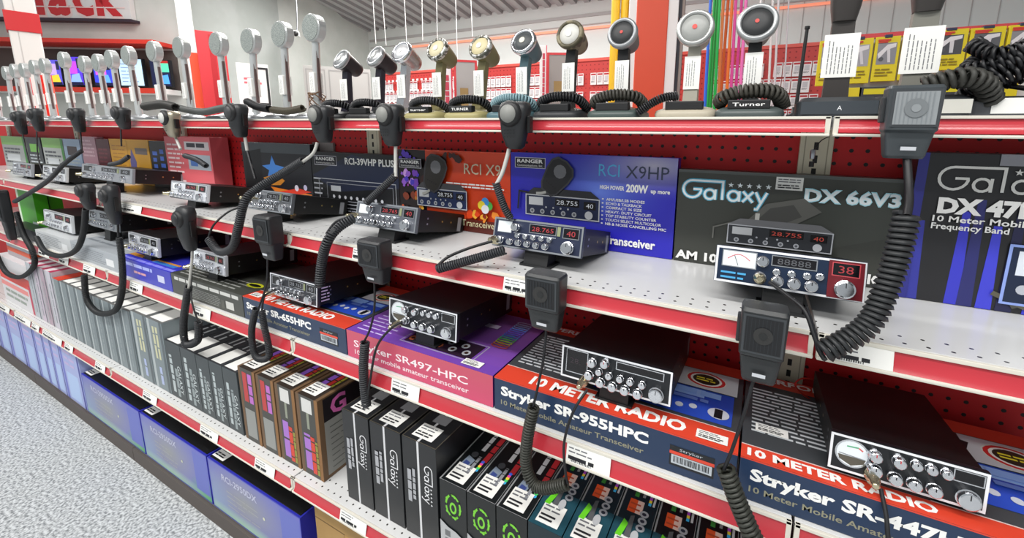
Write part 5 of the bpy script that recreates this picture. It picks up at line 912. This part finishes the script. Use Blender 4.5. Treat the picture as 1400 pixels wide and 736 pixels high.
# =============================================================== HAND MICROPHONES
def cordpts(P):
    out = []
    for x, y, Y in P:
        p = at(x, y, Y); lim = .634 if .80 < p.z < .90 else (.645 if 1.11 < p.z < 1.18 else (.775 if 1.43 < p.z < 1.49 else 9))
        out.append(at(x, y, lim) if p.y > lim else p)                 # hangs clear in front of the shelf edges
    return out
def handmic(label, px, top, bot, halfw, Y, style='square', cords=(), yaw=0, grill=None, body=None, lab=True, tilt=6):
    """hangs on a shelf edge: px = its middle column, top/bot pixel rows, halfw = half width in pixels"""
    Y = min(Y, .762 if Y > .7 else .640)
    a = at(px, top, Y); b = at(px, bot, Y); l = at(px - halfw, (top + bot) / 2, Y).x; r = at(px + halfw, (top + bot) / 2, Y).x
    w = min((r - l) / 2, .036); h = a.z - b.z; body = body or M('232528', .45); X = (l + r) / 2
    t = thing('hand_microphone', label, 'microphone', (X, Y, b.z), (0, 0, R(yaw)), 'hand microphones hanging on the shelf edges')
    mb = MB()
    if style == 'square':
        mb.slab([(0, 0, .004, w * .68, .011), (h * .04, 0, .004, w * .74, .014), (h * .36, 0, .002, w * .90, .017), (h * .40, 0, .0, w * .96, .021), (h * .96, 0, .0, w, .021), (h, 0, .001, w * .94, .018)], body, 32, 7, False); mb.build('body', t)
        mb = MB(); F = Face(mb, (-w * .86, -.0212, h * .44), (1, 0, 0), (0, 0, 1), .0006); gw, gh = w * 1.72, h * .50
        F.rect(0, 0, gw, gh, M('3a3e42', .5)); F.rect(gw * .06, gh * .06, gw * .94, gh * .94, grill or M('15171b', .6)); l2 = F.lay()
        for i in range(9): F.rect(gw * (.1 + .09 * i), gh * .08, gw * (.12 + .09 * i), gh * .92, M('22262b', .6) if grill is None else M('7f8589', .5), l2)
        F.disc(gw * .5, gh * .5, gw * .24, M('2b2b2b', .6) if grill is None else M('74797c', .5)); F.disc(gw * .5, gh * .5, gw * .1, M('202223', .6) if grill is None else M('8b9093', .5)); mb.build('grille', t)
        mb = MB(); F = Face(mb, (-w * .28, -.0158, h * .12), (1, 0, .0), (0, -.1, 1), .0009)
        if lab: F.rect(0, 0, w * .56, h * .05, M('c9ccd2', .3)); mb.build('name_label', t)
        mb = MB(); mb.box(-w - .004, -w + .002, -.008, .006, h * .5, h * .86, BLK3, .002); mb.build('talk_button', t)
    else:
        mb.slab([(0, 0, .004, w * .36, .010), (h * .06, 0, .003, w * .55, .015), (h * .35, 0, .0, w * .78, .020), (h * .62, 0, .0, w * .86, .021), (h * .85, 0, .002, w * .98, .022), (h * .97, 0, .004, w * .86, .018), (h, 0, .005, w * .6, .012)], body, 28, 3, True); mb.build('body', t)
        mb = MB(); mb.T = Matrix.Translation((0, -.016, h * .74)) @ Matrix.Rotation(R(90), 4, 'X'); mb.lathe([(w * .74, -.004), (w * .74, .006), (w * .6, .010), (w * .52, .011)], BLK2, 22); mb.lathe([(w * .52, .0105), (w * .5, .013), (0, .0135)], grill or M('8a8b87', .5), 20); mb.build('grille', t)
        mb = MB(); F = Face(mb, (-w * .4, -.0215, h * .22), (1, 0, 0), (0, 0, 1), .0006)
        for i in range(3):
            for j in range(4): F.disc(w * (.1 + .2 * j), h * (.04 + .07 * i), w * .05, M('0a0a0b', .5), n=8, l=1)
        mb.build('sound_holes', t)
        mb = MB(); mb.box(w - .004, w + .004, -.006, .008, h * .35, h * .7, BLK, .002); mb.build('talk_button', t)
    mb = MB(); mb.box(-.010, .010, .014, .0235, h * .62, h * .80, STEEL, .002); mb.lathe([(.008, h * .6)] * 1 + [(.008, h * .62)], STEEL, 10) if 0 else None; mb.build('hang_clip', t)
    inv = (Matrix.Translation((X, Y, b.z)) @ Matrix.Rotation(R(yaw), 4, 'Z')).inverted()
    for kind, P, *o in cords:
        pts = [inv @ p for p in cordpts(P)]; mb = MB()
        if kind == 'w': mb.tube(smooth(pts, 8), o[0] if o else .0028, o[1] if len(o) > 1 else RUB, 7); mb.build('cord', t)
        else:
            rr = o[0] if o else .0085; mb.coil(pts, rr, rr * .30, rr * .62, o[1] if len(o) > 1 else RUBG, 9, 4); mb.build('coil_cord', t)
    return t
SR_ = M('b9b9b4', .4)
handmic('large hand microphone with grey speaker grille hanging in front of the top shelf at right', 1243, 118, 217, 38, .74, 'square', [('w', [(1240, 216, .74), (1242, 250, .72), (1243, 275, .70), (1240, 296, .68)], .005), ('c', [(1240, 292, .68), (1226, 350, .67), (1207, 405, .66), (1188, 442, .65), (1158, 465, .64), (1122, 482, .63)], .0125, M('2a2c2e', .5)), ('w', [(1122, 482, .63), (1114, 462, .635), (1100, 425, .65), (1075, 403, .67), (1052, 386, .69)], .003), ('w', [(1122, 482, .63), (1113, 450, .65), (1103, 420, .66)], .002)], grill=M('8d9295', .5), body=M('3c4246', .4))
handmic('hand microphone with black square grille on the second shelf edge below the meter radio', 1042, 418, 522, 33, .635, 'square', [('w', [(1030, 520, .635), (1016, 570, .63), (1001, 615, .625), (990, 642, .62)], .0028), ('c', [(992, 640, .62), (1010, 690, .615), (1034, 745, .61)], .0115, M('33352f', .5)), ('w', [(1034, 745, .61), (1120, 790, .61), (1205, 770, .63), (1213, 720, .65), (1204, 668, .675)], .003)], body=M('2a2d2f', .45))
handmic('hand microphone with black square grille on the second shelf edge in the middle', 747, 373, 450, 24, .645, 'square', [('w', [(747, 450, .645), (743, 490, .635), (735, 530, .63), (729, 556, .625)], .0026), ('c', [(730, 556, .625), (721, 600, .62), (720, 640, .62), (736, 667, .62), (775, 662, .62)], .0095, M('34352f', .5)), ('w', [(775, 661, .62), (771, 610, .63), (783, 565, .64), (803, 533, .665)], .0026)], body=M('2a2d2f', .45))
handmic('hand microphone with pale name label on the second shelf edge left of the middle', 514, 328, 386, 17, .65, 'square', [('w', [(512, 386, .65), (512, 420, .645), (506, 450, .64), (496, 470, .635)], .0026), ('c', [(499, 468, .635), (497, 510, .63), (501, 555, .63)], .009), ('w', [(501, 556, .63), (506, 520, .63), (515, 475, .64), (534, 450, .655), (550, 440, .67)], .003)])
handmic('hand microphone at the second shelf edge above the navy carton', 369, 295, 354, 18, .655, 'square', [('w', [(366, 354, .655), (364, 390, .65), (352, 425, .64)], .0026), ('c', [(350, 422, .64), (344, 455, .635), (350, 488, .63), (368, 486, .63), (361, 445, .635), (358, 425, .64)], .0075, M('2a2c30', .5)), ('w', [(358, 425, .64), (362, 405, .65), (376, 396, .67)], .0026)])
handmic('black hand microphone with round front on the second shelf edge above the fine-print carton', 256, 284, 342, 20, .655, 'knob', [('w', [(263, 342, .655), (262, 360, .65), (258, 395, .64)], .004, SR_), ('c', [(258, 392, .64), (251, 440, .63), (254, 470, .63), (270, 466, .63), (271, 440, .63)], .009, M('2c2e31', .5)), ('w', [(271, 440, .63), (262, 410, .65), (262, 372, .67)], .0026)], grill=M('1f2023', .5))
handmic('black hand microphone with round grey knob under the blue-grey desk microphone', 704, 139, 204, 20, .765, 'knob', [('w', [(696, 204, .765), (693, 216, .76), (687, 236, .75), (679, 252, .74)], .0045, SR_), ('c', [(678, 250, .74), (688, 280, .74), (698, 299, .745)], .007), ('w', [(673, 330, .71), (640, 340, .69), (612, 352, .67), (596, 366, .66)], .0032), ('c', [(598, 368, .655), (635, 358, .665), (690, 342, .69)], .008, M('303236', .5))])
handmic('black hand microphone with round grey knob on the top shelf, above the orange carton', 535, 142, 200, 18, .765, 'knob', [('w', [(541, 200, .765), (541, 222, .76), (541, 242, .75)], .0045, SR_), ('c', [(541, 240, .75), (522, 258, .735), (500, 278, .72)], .0075), ('c', [(484, 298, .69), (462, 312, .665), (447, 332, .65), (440, 360, .645), (437, 393, .64)], .010, M('303236', .5)), ('w', [(481, 296, .70), (460, 303, .68), (446, 320, .66)], .0032)])
handmic('black hand microphone in front of the top shelf, above the black line-drawing carton', 441, 144, 195, 17, .77, 'knob', [('w', [(434, 195, .77), (428, 210, .76), (413, 222, .75)], .0045, SR_), ('c', [(414, 220, .75), (385, 238, .73), (352, 258, .69), (335, 275, .66), (326, 310, .65), (318, 338, .645), (300, 344, .645), (285, 326, .65)], .0095, M('303236', .5)), ('w', [(285, 326, .65), (292, 308, .66), (312, 290, .68), (333, 282, .71)], .003)])
handmic('black hand microphone in front of the top shelf, above the bare pegboard', 326, 142, 188, 17, .77, 'knob', [('w', [(335, 188, .77), (338, 206, .77)], .005, SR_), ('w', [(338, 206, .77), (343, 224, .76), (349, 245, .75)], .004)], grill=M('3a3b3d', .5))
handmic('chrome hand microphone in front of the top shelf, above the pink carton', 235, 152, 188, 14, .77, 'knob', [('w', [(240, 188, .77), (247, 204, .76)], .0045, SR_), ('c', [(253, 213, .75), (268, 218, .74), (282, 227, .73)], .007)], body=M('a9a290', .3, .7), grill=M('c9cac6', .4))
handmic('dark hand microphone in front of the top shelf, above the yellow carton', 168, 147, 177, 12, .77, 'knob', [('w', [(165, 177, .77), (166, 200, .76)], .003), ('c', [(176, 214, .75), (164, 222, .74), (150, 225, .73)], .007)], grill=M('2c2d30', .5))
handmic('dark hand microphone in front of the top shelf, above the dusty pink carton', 107, 148, 181, 12, .77, 'knob', [('w', [(110, 181, .77), (112, 205, .76)], .003), ('c', [(112, 206, .75), (88, 224, .70), (62, 250, .655), (20, 276, .64)], .0075)], grill=M('2c2d30', .5))
handmic('dark hand microphone in front of the top shelf near the left edge, right of two', 51, 148, 180, 9, .77, 'knob', [('w', [(50, 180, .77), (52, 215, .75), (60, 240, .74)], .003)], grill=M('2c2d30', .5))
handmic('dark hand microphone in front of the top shelf near the left edge, left of two', 28, 152, 184, 10, .77, 'knob', [('w', [(31, 184, .77), (38, 215, .75), (45, 240, .74)], .003)], grill=M('2c2d30', .5))
handmic('dark hand microphone on the second shelf edge above the grey carton, right of two', 154, 254, 306, 15, .66, 'knob', [('w', [(161, 306, .66), (162, 330, .65), (165, 360, .64)], .0035), ('c', [(163, 325, .645), (167, 360, .64), (167, 395, .635), (158, 424, .63), (135, 428, .63), (119, 410, .63), (115, 375, .635)], .0088, M('222426', .5))], grill=M('2c2d30', .5))
handmic('dark hand microphone on the second shelf edge above the grey carton, left of two', 120, 252, 286, 13, .66, 'knob', [('c', [(117, 286, .655), (114, 318, .65), (104, 342, .645), (84, 350, .64), (62, 344, .64), (50, 325, .645)], .0085, M('222426', .5))], grill=M('2c2d30', .5))
handmic('dark hand microphone hanging at the left edge of the second shelf', 8, 262, 325, 9, .655, 'square', [('c', [(22, 290, .655), (32, 320, .65), (45, 345, .64), (46, 365, .635), (28, 379, .63), (8, 372, .63), (-6, 345, .63)], .0088, M('222426', .5))])

def cable(label, P, thick, col):
    t = thing('coiled_cable', label, 'cable', (0, 0, 0)); mb = MB(); mb.coil([at(x, y, Y) for x, y, Y in P], thick, thick * .3, thick * .62, col, 9, 4); mb.build('coil_cord', t); return t
cable('dark coiled cable lying on the top shelf left of the chrome hand microphone', [(198, 146, .82), (222, 143, .82), (240, 147, .81)], .013, M('2b2a28', .5))
cable('grey coiled cable lying on the top shelf behind the chrome hand microphone', [(236, 145, .84), (255, 150, .83), (278, 153, .82), (300, 149, .81), (318, 146, .80)], .010, M('4d504f', .5))
cable('black coiled cable lying on the top shelf in front of the white notice board', [(338, 139, .83), (352, 146, .82), (368, 149, .82)], .010, RUB)
cable('brown-grey coiled cable lying on the top shelf under the tallest round-headed microphone', [(372, 150, .83), (392, 152, .83), (414, 148, .83)], .009, M('4a4436', .5))
cable('thick black cable loop on the top shelf left of the beige microphone', [(872, 154, .83), (888, 143, .83), (906, 134, .83), (926, 131, .84)], .007, RUB)
# =============================================================== LIGHT
sc = bpy.context.scene
wd = bpy.data.worlds.new('world'); sc.world = wd; wd.use_nodes = True
wd.node_tree.nodes['Background'].inputs[0].default_value = (.93, .98, 1, 1); wd.node_tree.nodes['Background'].inputs[1].default_value = .55
def tube_light(x, y, z, L, W, e, label):
    t = thing('ceiling_light', label, 'ceiling light', (x, y, z), (0, 0, 0), 'ceiling lights')
    mb = MB(); mb.box(-L / 2, L / 2, -W / 2, W / 2, .02, .07, WHT, .005); mb.build('housing', t)
    ld = bpy.data.lights.new('lamp', 'AREA'); ld.shape = 'RECTANGLE'; ld.size = L; ld.size_y = W; ld.energy = e; ld.color = (1, .98, .95)
    lo = bpy.data.objects.new('lamp', ld); C.objects.link(lo); lo.parent = t
tube_light(-1.5, -1.0, 4.2, 7, .3, 250, 'long ceiling light over the aisle in front of the shelves')
tube_light(-1.5, -3.0, 4.4, 7, .3, 200, 'long ceiling light over the next aisle behind the viewer')
tube_light(-4.5, 2.6, 4.3, 7, .3, 290, 'long ceiling light over the aisle behind the shelves')
tube_light(-4.5, 5.6, 4.2, 7, .3, 350, 'long ceiling light near the back wall')
sc.view_settings.view_transform = 'Standard'; sc.view_settings.look = 'None'; sc.view_settings.gamma = 1; sc.view_settings.use_curve_mapping = False
sc.view_settings.exposure = -0.22
